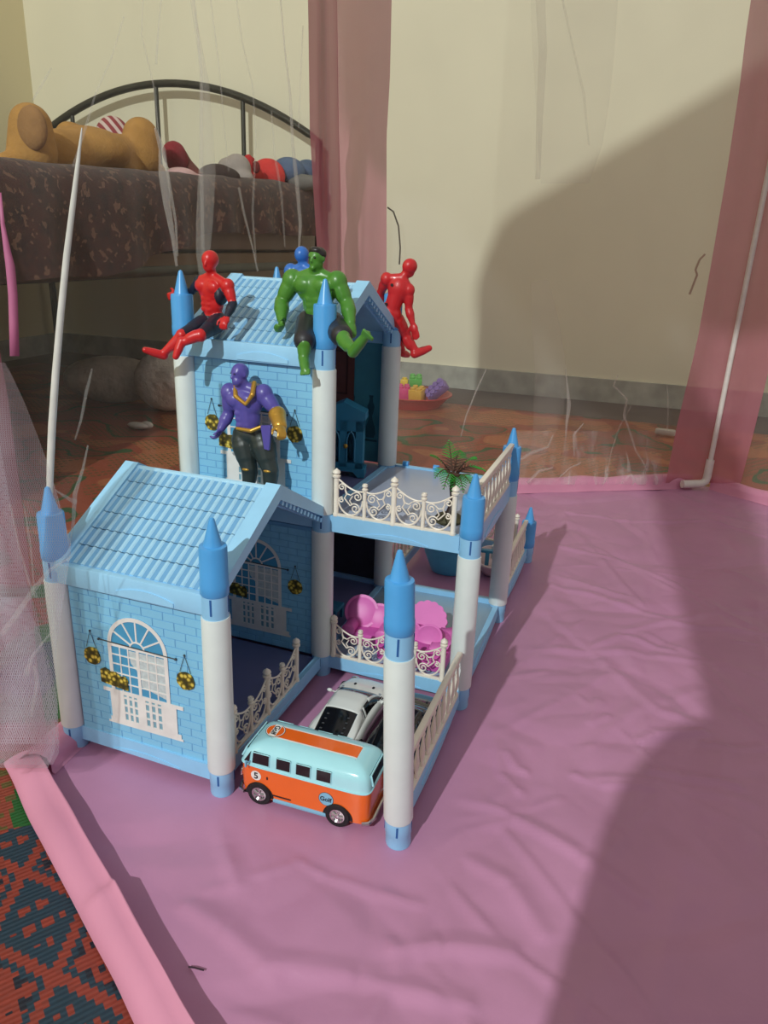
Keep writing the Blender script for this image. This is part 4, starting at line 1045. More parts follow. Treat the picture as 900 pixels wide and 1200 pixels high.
# 2. green figure seated behind the tower's front corner turret
def f2():
    y = 0.262; J = lambda u, v, dy=0: PY(u, v, y+dy)
    shL, shR, neck, head = J(343, 329), J(395, 331), J(370, 318, -0.002), J(371, 303, -0.006)
    pel = J(374, 377, 0.004); hL, hR = J(361, 378), J(390, 379)
    t = thing('action_figure', 'muscular green toy figure in dark shorts sitting behind the blue turret of the tower', 'toy figure', pel-Vector((0, 0, 0.017)), 'toy figures on the house')
    B = Blob(); fw = Vector((-0.1, -1, 0))
    torso(B, neck, pel, shL, shR, hL, hR, 1.24, fw, 0, 0)
    B.cap(neck, head-Vector((0, 0, 0.006)), 0.0080, 0.0074, 0); R = head_on(B, head, (-0.15, -0.98, -0.05), (0, 0, 1), 0, 1.02, True)
    arm(B, shL, J(330, 354, -0.004), J(330, 374, -0.024), 0, 0, 0, 1.46, Vector((0.6, -0.8, 0)), 1.0, 1.22)
    arm(B, shR, J(407, 356, -0.002), J(411, 378, -0.018), 0, 0, 0, 1.42, Vector((-0.6, -0.8, 0)), 0.7, 1.1)
    leg(B, hL, J(357, 402, -0.048), J(356, 421, -0.052), J(358, 434, -0.062), 0, 0, 0, 1.10)
    leg(B, hR, J(402, 396, -0.048), J(415, 411, -0.066), J(430, 392, -0.076), 0, 0, 0, 1.08)
    # toes of the raised foot
    for k in range(5):
        a = J(425.5+2.6*k, 391+1.9*k, -0.0775); B.cap(a, a+Vector((0.0022, -0.0035, 0.0040-0.0004*k)), 0.0024-0.00022*k, 0.0019-0.00015*k, 0)
    for k in range(4):
        a = J(354+2.9*k, 434.5-0.3*k, -0.063); B.cap(a, a+Vector((0.0004, -0.003, -0.0034)), 0.0021-0.0001*k, 0.0017, 0)
    B.build('body', [m_green], t, 0.00115)
    S = Blob(); S.ell(pel, (0.0215, 0.0142, 0.0125)); S.cap(pel+Vector((0, 0, 0.004)), pel+Vector((0, 0, 0.010)), 0.0140, 0.0130)
    for h, k in ((hL, J(357, 399, -0.044)), (hR, J(400, 393, -0.042))): S.cap(h, k, 0.0138, 0.0116); S.cap(h.lerp(k, 0.5), k, 0.0128, 0.0122)
    S.build('shorts', m_short, t, 0.0012)
    H = Blob(); f = Vector((-0.15, -0.98, 0)).normalized()
    H.ell(head+Vector((0, 0, 0.0046))-f*0.0022, (0.0097, 0.0104, 0.0078), R); H.ell(head+Vector((0, 0, 0.0085))+f*0.003, (0.0074, 0.0054, 0.0040), R)
    H.build('hair', m_dark, t, 0.0009, 3)
    for q in (-1, 1):
        mb = MB(); mb.ell(head+f*0.0092+R.col[0]*q*0.0034+Vector((0, 0, 0.0012)), (0.0014, 0.0010, 0.0009), nu=8, nv=6); mb.build('eye', m_dark, t)
f2()
# 3. purple figure standing on the low wing's roof against the tower wall
def f3():
    y = 0.206; J = lambda u, v, dy=0: PY(u, v, y+dy)
    shL, shR, neck, head = J(269, 460, -0.004), J(309, 462, 0.0), J(286, 452, -0.002), J(281, 438, -0.006)
    pel = J(294, 509); hL, hR = J(285, 516), J(307, 516)
    t = thing('action_figure', 'purple toy figure with gold trim and dark trousers standing against the brick wall', 'toy figure', Vector((pel.x, 0.195, 0.245)), 'toy figures on the house')
    B = Blob(); fw = Vector((-0.3, -0.95, 0))
    torso(B, neck, pel, shL, shR, hL, hR, 1.12, fw, 0, 1)
    B.cap(neck, head-Vector((0, 0, 0.006)), 0.0070, 0.0066, 0); R = head_on(B, head, (-0.45, -0.89, -0.12), (0, 0, 1), 0, 1.02, True)
    B.ell(head+Vector((-0.001, -0.004, -0.0075)), (0.0062, 0.0060, 0.0056), None, 0)
    arm(B, shL, J(268, 485, -0.002), J(259, 502, -0.012), 0, 0, 0, 1.24, Vector((0.3, -1, 0)), 0.8, 1.0)
    arm(B, shR, J(324, 482, -0.002), J(328, 498, -0.018), 0, 2, 2, 1.30, Vector((-0.5, -1, 0)), 0.7, 1.15)
    kL, kR = J(292, 549, -0.006), J(317, 551, -0.006)
    z = lambda p, dy: Vector((p.x, p.y+dy, 0.2475))
    leg(B, hL, kL, z(kL, -0.004), z(kL, -0.020)-Vector((0.004, 0, 0.003)), 1, 1, 1, 1.28); leg(B, hR, kR, z(kR, -0.004), z(kR, -0.018)+Vector((0.002, 0, -0.003)), 1, 1, 1, 1.28)
    B.build('body', [m_purple, m_char, m_gold], t, 0.00115)
    G = Blob()                                                                   # plain gold V trim
    v = J(288, 474, -0.0165); 
    for s, k in ((shL, J(270, 459, -0.010)), (shR, J(300, 456, -0.012))):
        G.cap(J(276, 452, -0.004) if s is shL else J(298, 449, -0.002), k.lerp(v, 0.35), 0.0030, 0.0030); G.cap(k.lerp(v, 0.35), v, 0.0028, 0.0019)
    G.build('gold_trim', m_gold, t, 0.0009, 3)
    G = Blob(); a = J(278, 502, -0.0135); b = J(306, 500, -0.012); c = J(294, 505, -0.017)
    G.cap(a, c, 0.0020, 0.0026); G.cap(c, b, 0.0026, 0.0020); G.build('belt', m_gold, t, 0.0008, 2)
    G = Blob(); e = J(325, 486, -0.004); h = J(329, 503, -0.020); G.cap(e, e.lerp(h, 0.75), 0.0094, 0.0080); G.cap(e, e.lerp(h, 0.12), 0.0101, 0.0096)
    G.build('gold_cuff', m_gold, t, 0.001, 3)
    G = MB(); p0 = J(311, 512, -0.014)                                            # side flap of the tunic
    G.prism([(-0.006, 0.012), (0.007, 0.014), (0.004, -0.015), (-0.002, -0.014)], p0, (1, 0, 0), (0, 0, 1), (0, 0.003, 0)); G.build('tunic_flap', m_purple, t)
    for k in (kL, kR):
        G = MB(); G.ell(k+Vector((0.0, -0.0086, 0.001)), (0.0046, 0.0016, 0.0018), nu=10, nv=6); G.build('knee_stripe', m_gold, t)
    for q in (-1, 1):
        mb = MB(); f = Vector((-0.45, -0.89, 0)).normalized(); mb.ell(head+f*0.0092+R.col[0]*q*0.0034+Vector((0, 0, 0.0010)), (0.0013, 0.0010, 0.0007), nu=8, nv=6); mb.build('eye', m_dark, t)
f3()
# 4. plain red figure seen from behind on the tower's rear slope
def f4():
    y = 0.452; J = lambda u, v, dy=0: PY(u, v, y+dy)
    shL, shR, neck, head = J(453, 327, -0.004), J(479, 340, 0.002), J(472, 325, 0.0), J(480, 314, 0.004)
    pel = J(458, 366, 0.0); hL, hR = J(452, 370, 0.004), J(461, 372, 0.004)
    t = thing('action_figure', 'plain red toy figure seen from behind, leaning over the rear slope of the tower roof', 'toy figure', pel-Vector((0, 0, 0.017)), 'toy figures on the house')
    B = Blob(); fw = Vector((0.35, 0.93, 0))
    torso(B, neck, pel, shL, shR, hL, hR, 1.12, fw, 0, 0, False)
    B.cap(neck, head-(head-neck)*0.3, 0.0056, 0.0058, 0); head_on(B, head, (0.45, 0.85, -0.25), (0.35, 0.0, 0.93), 0, 1.05, False)
    arm(B, shR, J(479, 362, 0.004), J(483.5, 379, 0.002), 0, 0, 0, 1.0, Vector((-1, 0, 0)), 0.12, 1.12)
    arm(B, shL, J(446, 343, 0.008), J(448, 358, 0.022), 0, 0, 0, 1.0, Vector((1, 0, 0)), 0.6, 1.0)
    leg(B, hR, J(475, 392, 0.020), J(488, 414, 0.020), J(503, 408, 0.032), 0, 0, 0, 1.12)
    leg(B, hL, J(466, 395, 0.040), J(472, 414, 0.046), J(478, 416, 0.066), 0, 0, 0, 1.0)
    B.build('body', [m_dred], t, 0.0011)
    for u, v in ((459, 334), (452, 356.5)):
        mb = MB(); c = J(u, v, -0.0135); mb.tube([c+Vector((0, 0.004, 0)), c], 0.0019, 10); mb.build('screw_hole', m_dark, t)
f4()
# 5. blue figure on the far slope of the tower roof, head and shoulder above the ridge
def f5():
    y = 0.395; J = lambda u, v, dy=0: PY(u, v, y+dy)
    head = J(354, 300); neck = J(355, 312, 0.0); shL, shR = J(341, 318), J(373, 320); pel = J(357, 358, 0.008); hL, hR = J(350, 362, 0.01), J(366, 362, 0.01)
    t = thing('action_figure', 'blue toy figure half hidden behind the ridge of the tower roof', 'toy figure', pel-Vector((0, 0, 0.017)), 'toy figures on the house')
    B = Blob(); fw = Vector((0.1, 1, 0)); torso(B, neck, pel, shL, shR, hL, hR, 1.1, fw, 0, 0, False)
    B.cap(neck, head, 0.0062, 0.006, 0); head_on(B, head, (0.1, 1, 0), (0, 0, 1), 0, 1.05, False)
    arm(B, shL, J(334, 338, 0.004), J(338, 356, 0.02), 0, 0, 0, 1.15, Vector((1, 0, 0)), 0.6, 1.0); arm(B, shR, J(381, 340, 0.004), J(378, 358, 0.02), 0, 0, 0, 1.15, Vector((-1, 0, 0)), 0.6, 1.0)
    leg(B, hL, hL+Vector((-0.004, 0.040, -0.006)), hL+Vector((-0.004, 0.062, -0.040)), hL+Vector((-0.004, 0.080, -0.042)), 0, 0, 0, 1.1)
    leg(B, hR, hR+Vector((0.004, 0.040, -0.006)), hR+Vector((0.004, 0.062, -0.040)), hR+Vector((0.004, 0.080, -0.042)), 0, 0, 0, 1.1)
    B.build('body', [m_fblue], t, 0.0012)
f5()

# ================================================================== toy vehicles
m_tyre = mat('black_rubber', (24, 24, 26), 0.6); m_chrome = mat('chrome', (214, 212, 212), 0.18, 1.0)
m_vblue = mat('powder_blue_enamel', (172, 228, 238), 0.16, var=0.02, coat=0.5); m_vor = mat('orange_enamel', (240, 104, 22), 0.16, var=0.02, coat=0.5)
m_vdark = mat('dark_van_window', (30, 22, 24), 0.12); m_vwhite = mat('white_print', (236, 234, 228), 0.3); m_vblack = mat('black_print', (20, 20, 26), 0.35)
m_step = mat('step_blue', (130, 186, 216), 0.3)
def wheel(par, x, y, r, w, sg, hub=True):
    """axle along y; sg = outward side"""
    mb = MB(); prof = [(r*0.62, -w/2), (r*0.93, -w/2), (r, -w*0.3), (r, w*0.3), (r*0.93, w/2), (r*0.64, w/2), (r*0.60, w*0.30), (0, w*0.30)]
    M = Matrix.Translation((x, y, r)) @ Matrix.Rotation(-sg*math.pi/2, 4, 'X')
    mb.lathe(prof, 28, 0, M); wh = mb.build('wheel', m_tyre, par, local=True)
    mb = MB(); mb.lathe([(r*0.62, w*0.28), (r*0.60, w*0.50), (r*0.52, w*0.52), (r*0.40, w*0.36), (r*0.22, w*0.40), (r*0.16, w*0.56), (0, w*0.6)], 24, 0, M)
    for k in range(5):
        a = 2*math.pi*k/5; mb.tube([Vector((math.cos(a)*r*0.15, math.sin(a)*r*0.15, w*0.46)), Vector((math.cos(a)*r*0.52, math.sin(a)*r*0.52, w*0.46))], r*0.09, 6, 0, M=M)
    mb.build('wheel_hub', m_chrome, wh, local=True)
# camper van: lofted body, nose at -x
def van():
    L, Wd, Ht = 0.136, 0.056, 0.0665; z0 = 0.0085; zb = 0.0425
    loc = Vector((0.0185+L/2, -0.0035+Wd/2, 0)); rz = math.radians(1.2)
    t = thing('camper_van', 'orange and pale blue die-cast camper van between the two front columns', 'toy car', loc, None, rz)
    xs = np.linspace(-L/2, L/2, 33)
    def section(x, lo, hi, n):
        """ring of points from the near side over the top to the far side"""
    def endround(x, z):
        # plan rounding at the two ends, nose raked above the belt
        rake = max(0, (z-zb)/(Ht-zb)); front = -L/2+0.0015+0.0125*rake**1.5+0.002*abs((z-0.028)/0.02)**2*(z < zb); back = L/2-0.0006-0.006*rake**1.8
        return front, back
    def outline(z, n=64):
        """plan outline at height z as (x, y) list"""
        f, b = endround(0, z); tz = max(0, (z-zb)/(Ht-zb)); half = Wd/2*(1-0.10*tz**1.4)-0.0004*(z > zb)
        k = max(0.0, min(1.0, (z-(Ht-0.012))/0.012)); shrink = (1-math.sqrt(max(0, 1-k*k)))*0.019
        half -= shrink*0.9; f += shrink*1.0; b -= shrink*0.9
        cx = (f+b)/2; hx = (b-f)/2; pts = []
        for i in range(n):
            a = 2*math.pi*i/n; c, s = math.cos(a), math.sin(a); e = 0.22
            pts.append((cx+hx*math.copysign(abs(c)**e, c), half*math.copysign(abs(s)**e, s)))
        return pts
    zs_low = [z0, 0.011, 0.016, 0.022, 0.030, 0.038, zb]; zs_up = [zb, 0.0435, 0.048, 0.0520, 0.0550, 0.0580, 0.0605, 0.0628, 0.0646, 0.0658, 0.0664, Ht]
    def loft(zs, cap_top, cap_bot, grow=0.0):
        mb = MB(); n = 64
        for z in zs:
            for (x, y) in outline(z): mb.v.append(Vector((x+(grow if x > 0 else -grow), y+(grow if y > 0 else -grow), z)))
        for j in range(len(zs)-1):
            for i in range(n):
                i2 = (i+1) % n; mb.f.append((j*n+i, j*n+i2, (j+1)*n+i2, (j+1)*n+i)); mb.m.append(0)
        if cap_top: mb.f.append(tuple((len(zs)-1)*n+i for i in range(n))); mb.m.append(0)
        if cap_bot: mb.f.append(tuple(reversed(range(n)))); mb.m.append(0)
        return mb
    body = loft(zs_low, False, True).build('body', m_vor, t, sm=35, local=True)
    top = loft(zs_up, True, False).build('upper_body', m_vblue, t, sm=50, local=True)
    mb = MB(); n = 64; o1 = outline(zb); 
    # belt moulding
    mb.tube([Vector((x*1.002, y*1.004, zb)) for x, y in o1], 0.00075, 6, closed=True); mb.build('belt_line', m_vblue, t, local=True)
    near = lambda z: -(Wd/2*(1-0.10*max(0, (z-zb)/(Ht-zb))**1.4))
    wz0, wz1 = 0.0462, 0.0580
    for sgn in (-1, 1):
        for x0, x1 in ((-0.052, -0.034), (-0.0265, -0.0118), (-0.0060, 0.0088), (0.0150, 0.0298)):
            mb = MB(); pts = [(x0, wz0), (x1, wz0), (x1, wz1), (x0+(0.0008 if x0 < -0.04 else 0), wz1)]
            vs = []
            for d in (0.0006, -0.0014):
                for x, z in pts: vs.append(Vector((x, sgn*(abs(near(z))-0.0004+d), z)))
            mb.add(vs, [(0, 1, 2, 3), (7, 6, 5, 4), (0, 4, 5, 1), (1, 5, 6, 2), (2, 6, 7, 3), (3, 7, 4, 0)] if sgn < 0 else [(3, 2, 1, 0), (4, 5, 6, 7), (1, 5, 4, 0), (2, 6, 5, 1), (3, 7, 6, 2), (0, 4, 7, 3)])
            w = mb.build('side_window', m_vdark, t, sm=0, local=True)
            fr = MB(); P = [Vector((x, sgn*(abs(near(z))+0.0002), z)) for x, z in pts]; fr.tube(P, 0.0006, 6, closed=True); fr.build('window_surround', m_vblue, w, local=True)
        # quarter light by the windscreen
        mb = MB(); tri = [(-0.0610, wz0+0.0002), (-0.0555, wz0), (-0.0545, wz1-0.001)]
        mb.add([Vector((x, sgn*(abs(near(z))-0.0002), z)) for x, z in tri]+[Vector((x, sgn*(abs(near(z))-0.002), z)) for x, z in tri], [(0, 1, 2), (5, 4, 3), (0, 3, 4, 1), (1, 4, 5, 2), (2, 5, 3, 0)]); mb.build('quarter_window', m_vdark, t, sm=0, local=True)
    def xend(z, back):
        f, b = endround(0, z); return b if back else f
    for back in (0, 1):
        for y0, y1 in (((-0.0205, -0.0012), (0.0012, 0.0205)) if not back else ((-0.0165, 0.0165),)):
            mb = MB(); vs = []
            for d in (0.0006, -0.002):
                for y, z in ((y0, wz0+0.0005), (y1, wz0+0.0005), (y1, wz1-0.0005), (y0, wz1-0.0005)): vs.append(Vector((xend(z, back)+(d if back else -d), y, z)))
            mb.add(vs, [(0, 1, 2, 3), (7, 6, 5, 4), (0, 4, 5, 1), (1, 5, 6, 2), (2, 6, 7, 3), (3, 7, 4, 0)]); w = mb.build('end_window', m_vdark, t, sm=0, local=True)
            fr = MB(); fr.tube(vs[:4], 0.0009, 6, closed=True); fr.build('window_surround', m_vblue, w, local=True)
    # stripe along the roof with black and white edging, roundels, lettering
    def roof_pt(x, y, lift):
        # height of the roof surface at (x, y)
        for k in range(len(zs_up)-1, -1, -1):
            z = zs_up[k]; f, b = endround(0, z); o = outline(z)
            hx0, hx1 = min(p[0] for p in o), max(p[0] for p in o); hy = max(p[1] for p in o)
            if hx0+0.0006 <= x <= hx1-0.0006 and abs(y) <= hy: return Vector((x, y, z+lift))
        return Vector((x, y, zb+lift))
    def stripe(name, y0, y1, m, lift, x0=-0.0525, x1=0.0505):
        mb = MB(); N = 40
        mb.grid(N, 2, lambda i, j: roof_pt(x0+(x1-x0)*i, y0+(y1-y0)*j, lift)); return mb.build(name, m, top, local=True)
    stripe('roof_stripe', -0.0108, 0.0108, m_vblack, 0.00022); stripe('roof_stripe', -0.0097, 0.0097, m_vwhite, 0.00034); stripe('roof_stripe', -0.0080, 0.0080, m_vor, 0.00046)
    def disc(cx, cy, cz, r, R, mats, par, text=None, ts=0.005, rings=(1.0,)):
        for k, (f, m) in enumerate(mats):
            mb = MB(); pl = [(r*f*math.cos(2*math.pi*i/32), r*f*math.sin(2*math.pi*i/32)) for i in range(32)]
            M = Matrix.Translation((cx, cy, cz)) @ R
            mb.prism(pl, (0, 0, 0.0001*k), (1, 0, 0), (0, 1, 0), (0, 0, 0.00012), 0, M); mb.build('roundel', m, par, local=True, sm=0)
        if text:
            vs, fs = text_mb(text, ts, ts*0.025); mb = MB(); mb.add([M @ (v+Vector((0, 0, 0.0001*len(mats)+0.00012))) for v in vs], fs); mb.build('lettering', m_vblack, par, local=True, sm=0)
    Rn = Matrix.Rotation(math.pi/2, 4, 'X')
    disc(-0.0480, -Wd/2-0.00005, 0.0325, 0.0054, Rn, [(1, m_vwhite)], body, '5', 0.0098)
    disc(0.0255, -Wd/2-0.00005, 0.0275, 0.0076, Rn, [(1, m_vblack), (0.94, m_step)], body, 'Golf', 0.0066)
    Rt = Matrix.Rotation(-math.pi/2, 4, 'Z')
    disc(-0.0405, 0, Ht+0.0005, 0.0098, Rt, [(1, m_vblack), (0.95, m_vwhite), (0.88, m_vor)], top)
    mb = MB(); mb.box((-0.0405, 0, Ht+0.00088), (0.0068, 0.0185, 0.00012)); mb.build('roundel', m_vwhite, top, local=True, sm=0)
    vs, fs = text_mb('Golf', 0.0078, 0.0002); mb = MB(); M = Matrix.Translation((-0.0405, 0, Ht+0.00100)) @ Rt; mb.add([M @ v for v in vs], fs); mb.build('lettering', m_vblack, top, local=True, sm=0)
    # arches, wheels, step, bumpers, mirror
    xw = (-0.0445, 0.0375); r = 0.0126
    for sgn in (-1, 1):
        for x in xw:
            mb = MB(); pl = [(x+0.0152*math.cos(math.pi*k/16), 0.0095+0.0150*math.sin(math.pi*k/16)) for k in range(17)]
            mb.prism(pl, (0, sgn*(Wd/2+0.00035), 0), (1, 0, 0), (0, 0, 1), (0, -sgn*0.012, 0)); mb.build('wheel_arch', m_tyre, t, local=True)
            wheel(t, x, sgn*(Wd/2-0.0022), r, 0.0085, sgn)
        mb = MB(); mb.box((-0.002, sgn*(Wd/2-0.0008), 0.0088), (0.056, 0.004, 0.0042), bev=0.001); mb.build('side_step', m_step, t, local=True)
        mb = MB(); mb.box((-0.022, sgn*(Wd/2), 0.0145), (0.022, 0.0008, 0.0014)); mb.build('side_vent', m_vblack, t, local=True)
    mb = MB(); mb.box((-0.036, -Wd/2, 0.0325), (0.0016, 0.0008, 0.0030)); mb.build('door_handle', m_vblack, t, local=True)
    mb = MB(); mb.tube([(-0.0545, -Wd/2+0.001, 0.0470), (-0.0555, -Wd/2-0.0035, 0.0475)], 0.0006, 6); mb.box((-0.0562, -Wd/2-0.0042, 0.0470), (0.0018, 0.0034, 0.0064), bev=0.0006); mb.build('wing_mirror', m_step, t, local=True)
    for back in (0, 1):
        x = L/2+0.0008 if back else -L/2+0.0004; s = 1 if back else -1
        mb = MB(); mb.tube([(x-s*0.007, -Wd/2-0.0006, 0.0105), (x-s*0.0015, -Wd/2+0.002, 0.0105), (x+s*0.0008, -Wd/2+0.008, 0.0105), (x+s*0.0008, Wd/2-0.008, 0.0105), (x-s*0.0015, Wd/2-0.002, 0.0105), (x-s*0.007, Wd/2+0.0006, 0.0105)], 0.0021, 8)
        mb.build('bumper', m_chrome, t, local=True)
    for y in (-0.019, 0.019): mb = MB(); mb.ell((-L/2+0.0014, y, 0.027), (0.002, 0.0052, 0.0052)); mb.build('headlight', m_chrome, t, local=True)
van()

# coupes: body from a side profile, cabin on top
def coupe(name, label, loc, rz, mb_mat, mats, L=0.150, Wd=0.060, stripe=None, sc=1.0):
    t = thing(name, label, 'toy car', loc, None, rz); m_b, m_g = mats
    # side profile (x along the car, nose at +x): (x, z top of body)
    def zt(x):
        k = x/L+0.5
        return float(np.interp(k, [0, 0.02, 0.10, 0.22, 0.36, 0.60, 0.80, 0.95, 1.0], [0.018, 0.0235, 0.0268, 0.0275, 0.0272, 0.0268, 0.0248, 0.0195, 0.0135]))
    def hw(x, z=0):
        k = x/L+0.5; return Wd/2*float(np.interp(k, [0, 0.03, 0.12, 0.25, 0.40, 0.62, 0.78, 0.94, 1.0], [0.74, 0.86, 0.97, 1.0, 0.955, 0.965, 1.0, 0.86, 0.62]))
    N = 44; mb = MB(); ring = []
    for i in range(N):
        x = -L/2+L*i/(N-1); h = hw(x); z = zt(x); zl = 0.0065
        ys = [(-h*0.90, zl), (-h*0.985, zl+0.003), (-h, (zl+z)*0.5+0.001), (-h*0.975, z-0.0035), (-h*0.90, z-0.0008), (-h*0.72, z+0.0004), (-h*0.35, z+0.0010), (0, z+0.0012)]
        ys = ys+[(-a, b) for a, b in reversed(ys[:-1])]
        ring.append(len(mb.v)); mb.v += [Vector((x, a, b)) for a, b in ys]
    k = 15
    for i in range(N-1):
        for j in range(k-1): mb.f.append((ring[i]+j, ring[i+1]+j, ring[i+1]+j+1, ring[i]+j+1)); mb.m.append(0)
        mb.f.append((ring[i]+k-1, ring[i+1]+k-1, ring[i+1], ring[i])); mb.m.append(0)
    mb.f.append(tuple(range(k))); mb.m.append(0); mb.f.append(tuple(ring[-1]+j for j in reversed(range(k)))); mb.m.append(0)
    body = mb.build('body', m_b, t, sm=40, local=True)
    # cabin: roof skin over dark glass
    cx = [-0.062, -0.050, -0.036, -0.024, -0.008, 0.006, 0.014, 0.022, 0.034]
    cz = [0.0268, 0.0300, 0.0348, 0.0385, 0.0404, 0.0400, 0.0378, 0.0345, 0.0270]
    cw = [0.76, 0.75, 0.73, 0.70, 0.68, 0.69, 0.71, 0.74, 0.80]
    sca = L/0.150
    cx = [x*sca for x in cx]
    def cab(shift, wk, lo, hi, n=25):
        mb = MB(); R = []
        for i in range(n):
            x = cx[0]+(cx[-1]-cx[0])*(lo+(hi-lo)*i/(n-1)); z = float(np.interp(x, cx, cz))+shift; w = float(np.interp(x, cx, cw))*Wd/2*wk; zl = zt(x)-0.002
            q = [(-w*1.18, zl), (-w*1.08, zl+(z-zl)*0.5), (-w*0.96, z-0.0026), (-w*0.86, z-0.0007), (-w*0.5, z+0.0004), (0, z+0.0008)]; q = q+[(-a, b) for a, b in reversed(q[:-1])]
            R.append(len(mb.v)); mb.v += [Vector((x, a, b)) for a, b in q]
        for i in range(n-1):
            for j in range(10): mb.f.append((R[i]+j, R[i+1]+j, R[i+1]+j+1, R[i]+j+1)); mb.m.append(0)
        return mb
    g = cab(0, 1, 0, 1); g.f.append(tuple(range(11))); g.m.append(0)
    g.build('cabin_glass', m_g, t, sm=40, local=True)
    def skin(name, f, nx=14, ny=10, par=body, m=m_b):
        mb = MB(); mb.grid(nx, ny, f); ob = mb.build(name, m, t, sm=60, local=True); so = ob.modifiers.new('t', 'SOLIDIFY'); so.thickness = 0.0009; so.offset = 0; return ob
    def surf(x, s):                           # s -1..1 across the roof
        z = float(np.interp(x, cx, cz)); w = float(np.interp(x, cx, cw))*Wd/2; zl = zt(x)-0.002; a = abs(s)
        pts = [(0, z+0.0008), (0.5, z+0.0004), (0.86, z-0.0007), (0.96, z-0.0026), (1.08, zl+(z-zl)*0.5), (1.18, zl)]
        p = a*1.18; zz = float(np.interp(p, [q[0] for q in pts], [q[1] for q in pts])); return Vector((x, math.copysign(p*w, s), zz+0.0004))
    skin('roof_panel', lambda i, j: surf((-0.024+0.034*i)*sca, (-0.80+1.6*j)))
    for sg in (-1, 1):                        # pillars and rear haunches beside the back window
        skin('rear_pillar', lambda i, j: surf((-0.066+0.050*i)*sca, sg*(0.66+0.17*i*0.6+(0.98-0.66-0.1*i)*j)), 10, 5)
        skin('front_pillar', lambda i, j: surf((0.004+0.034*i)*sca, sg*(0.76+0.09*j)), 8, 3)
        skin('door_pillar', lambda i, j: surf((-0.013+0.003*i)*sca, sg*(0.80+0.20*j)), 3, 5)
    skin('tail_deck', lambda i, j: surf((-0.066+0.007*i)*sca, -0.8+1.6*j), 4, 10)
    # louvres on the rear window
    mb = MB()
    for sg in (-1, 1):
        for q in range(0 if stripe else 4):
            p = surf((-0.052+0.0062*q)*sca, sg*0.46); mb.box(p+Vector((0, 0, 0.0004)), (0.0018, 0.0026, 0.0006))
    if mb.v: mb.build('louvre', mat('grey_louvre', (74, 78, 82), 0.4), t, local=True)
    # bonnet scoops, mirrors, lamps, wheels
    for sg in (-1, 1):
        mb = MB(); x = 0.046*sca; mb.ell((x, sg*0.0115, zt(x)+0.0012), (0.0026, 0.0017, 0.0007), nu=12, nv=6); mb.build('bonnet_vent', m_vblack, t, local=True)
        mb = MB(); mb.tube([(0.020*sca, sg*Wd*0.43, 0.0270), (0.019*sca, sg*Wd*0.52, 0.0285)], 0.0008, 6); mb.ell((0.0185*sca, sg*Wd*0.535, 0.0290), (0.0020, 0.0034, 0.0022)); mb.build('wing_mirror', m_b, t, local=True)
        mb = MB(); mb.box((-L/2+0.0006, sg*Wd*0.27, 0.0205), (0.0014, 0.016, 0.004), bev=0.0005); mb.build('tail_light', mat('red_lens', (150, 24, 26), 0.2), t, local=True)
        mb = MB(); mb.ell((L/2-0.006, sg*Wd*0.33, 0.0170), (0.004, 0.0052, 0.0026)); mb.build('headlight', m_chrome, t, local=True)
        for x in (-0.046*sca, 0.048*sca):
            mb = MB(); pl = [(x+0.0132*math.cos(math.pi*k/14), 0.0068+0.0146*math.sin(math.pi*k/14)) for k in range(15)]
            mb.prism(pl, (0, sg*(hw(x)+0.0002), 0), (1, 0, 0), (0, 0, 1), (0, -sg*0.010, 0)); mb.build('wheel_arch', m_tyre, t, local=True)
            wheel(t, x, sg*(hw(x)-0.0032), 0.0112, 0.0075, sg)
    mb = MB(); mb.box((0, 0, 0.0085), (L*0.58, Wd*0.96, 0.004), bev=0.001); mb.build('side_skirt', m_vblack, t, local=True)
    if stripe:
        mb = MB(); mb.grid(20, 3, lambda i, j: surf((0.0285+0.0045*j-0.004*(2*i-1)**2)*sca, -0.80+1.6*i)+Vector((0, 0, 0.0007))); mb.build('windscreen_trim', stripe, t, local=True)
m_wcar = mat('white_enamel', (226, 228, 224), 0.2, var=0.01, coat=0.4); m_bglass = mat('black_glass', (16, 16, 18), 0.10); m_kcar = mat('black_enamel', (20, 18, 22), 0.14, coat=0.5)
coupe('sports_car', 'white die-cast sports coupe with black rear window behind the camper van', Vector((0.0765, 0.1430, 0)), math.radians(90.5), None, (m_wcar, m_bglass), 0.152, 0.061)
coupe('sports_car', 'black die-cast coupe beside the balustrade, mostly hidden by the front column', Vector((0.1425, 0.1420, 0)), math.radians(89), None, (m_kcar, m_bglass), 0.146, 0.056, mat('grey_blue_stripe', (112, 134, 144), 0.3))

# ================================================================== toy furniture and the palm
m_tpink = mat('pink_toy_plastic', (232, 120, 196), 0.45, var=0.03); m_tpink2 = mat('pink_toy_plastic_deep', (214, 92, 178), 0.34)
def lobed(n, r, amp, k=96): return [((r+amp*abs(math.cos(n*math.pi*i/k)))*math.cos(2*math.pi*i/k), (r+amp*abs(math.cos(n*math.pi*i/k)))*math.sin(2*math.pi*i/k)) for i in range(k)]
def petal_plate(mb, c, r, nrm, thick=0.003, lobes=None, amp=0.0, dome=0.0, mi=0):
    n = Vector(nrm).normalized(); a = n.orthogonal().normalized(); b = n.cross(a)
    pl = lobed(lobes, r, amp) if lobes else [(r*math.cos(2*math.pi*i/40), r*math.sin(2*math.pi*i/40)) for i in range(40)]
    mb.prism(pl, Vector(c)-n*thick/2, a, b, n*thick, mi)
    if dome:
        R = Matrix((a, b, n)).transposed(); mb.ell(Vector(c)+n*thick*0.4, (r*0.55, r*0.55, dome), mi, R=R, nu=20, nv=10)
        mb.tube([Vector(c)+n*thick*0.5+(a*math.cos(2*math.pi*i/32)+b*math.sin(2*math.pi*i/32))*r*0.9 for i in range(32)], r*0.05, 6, mi, closed=True)
zf1 = 0.0252
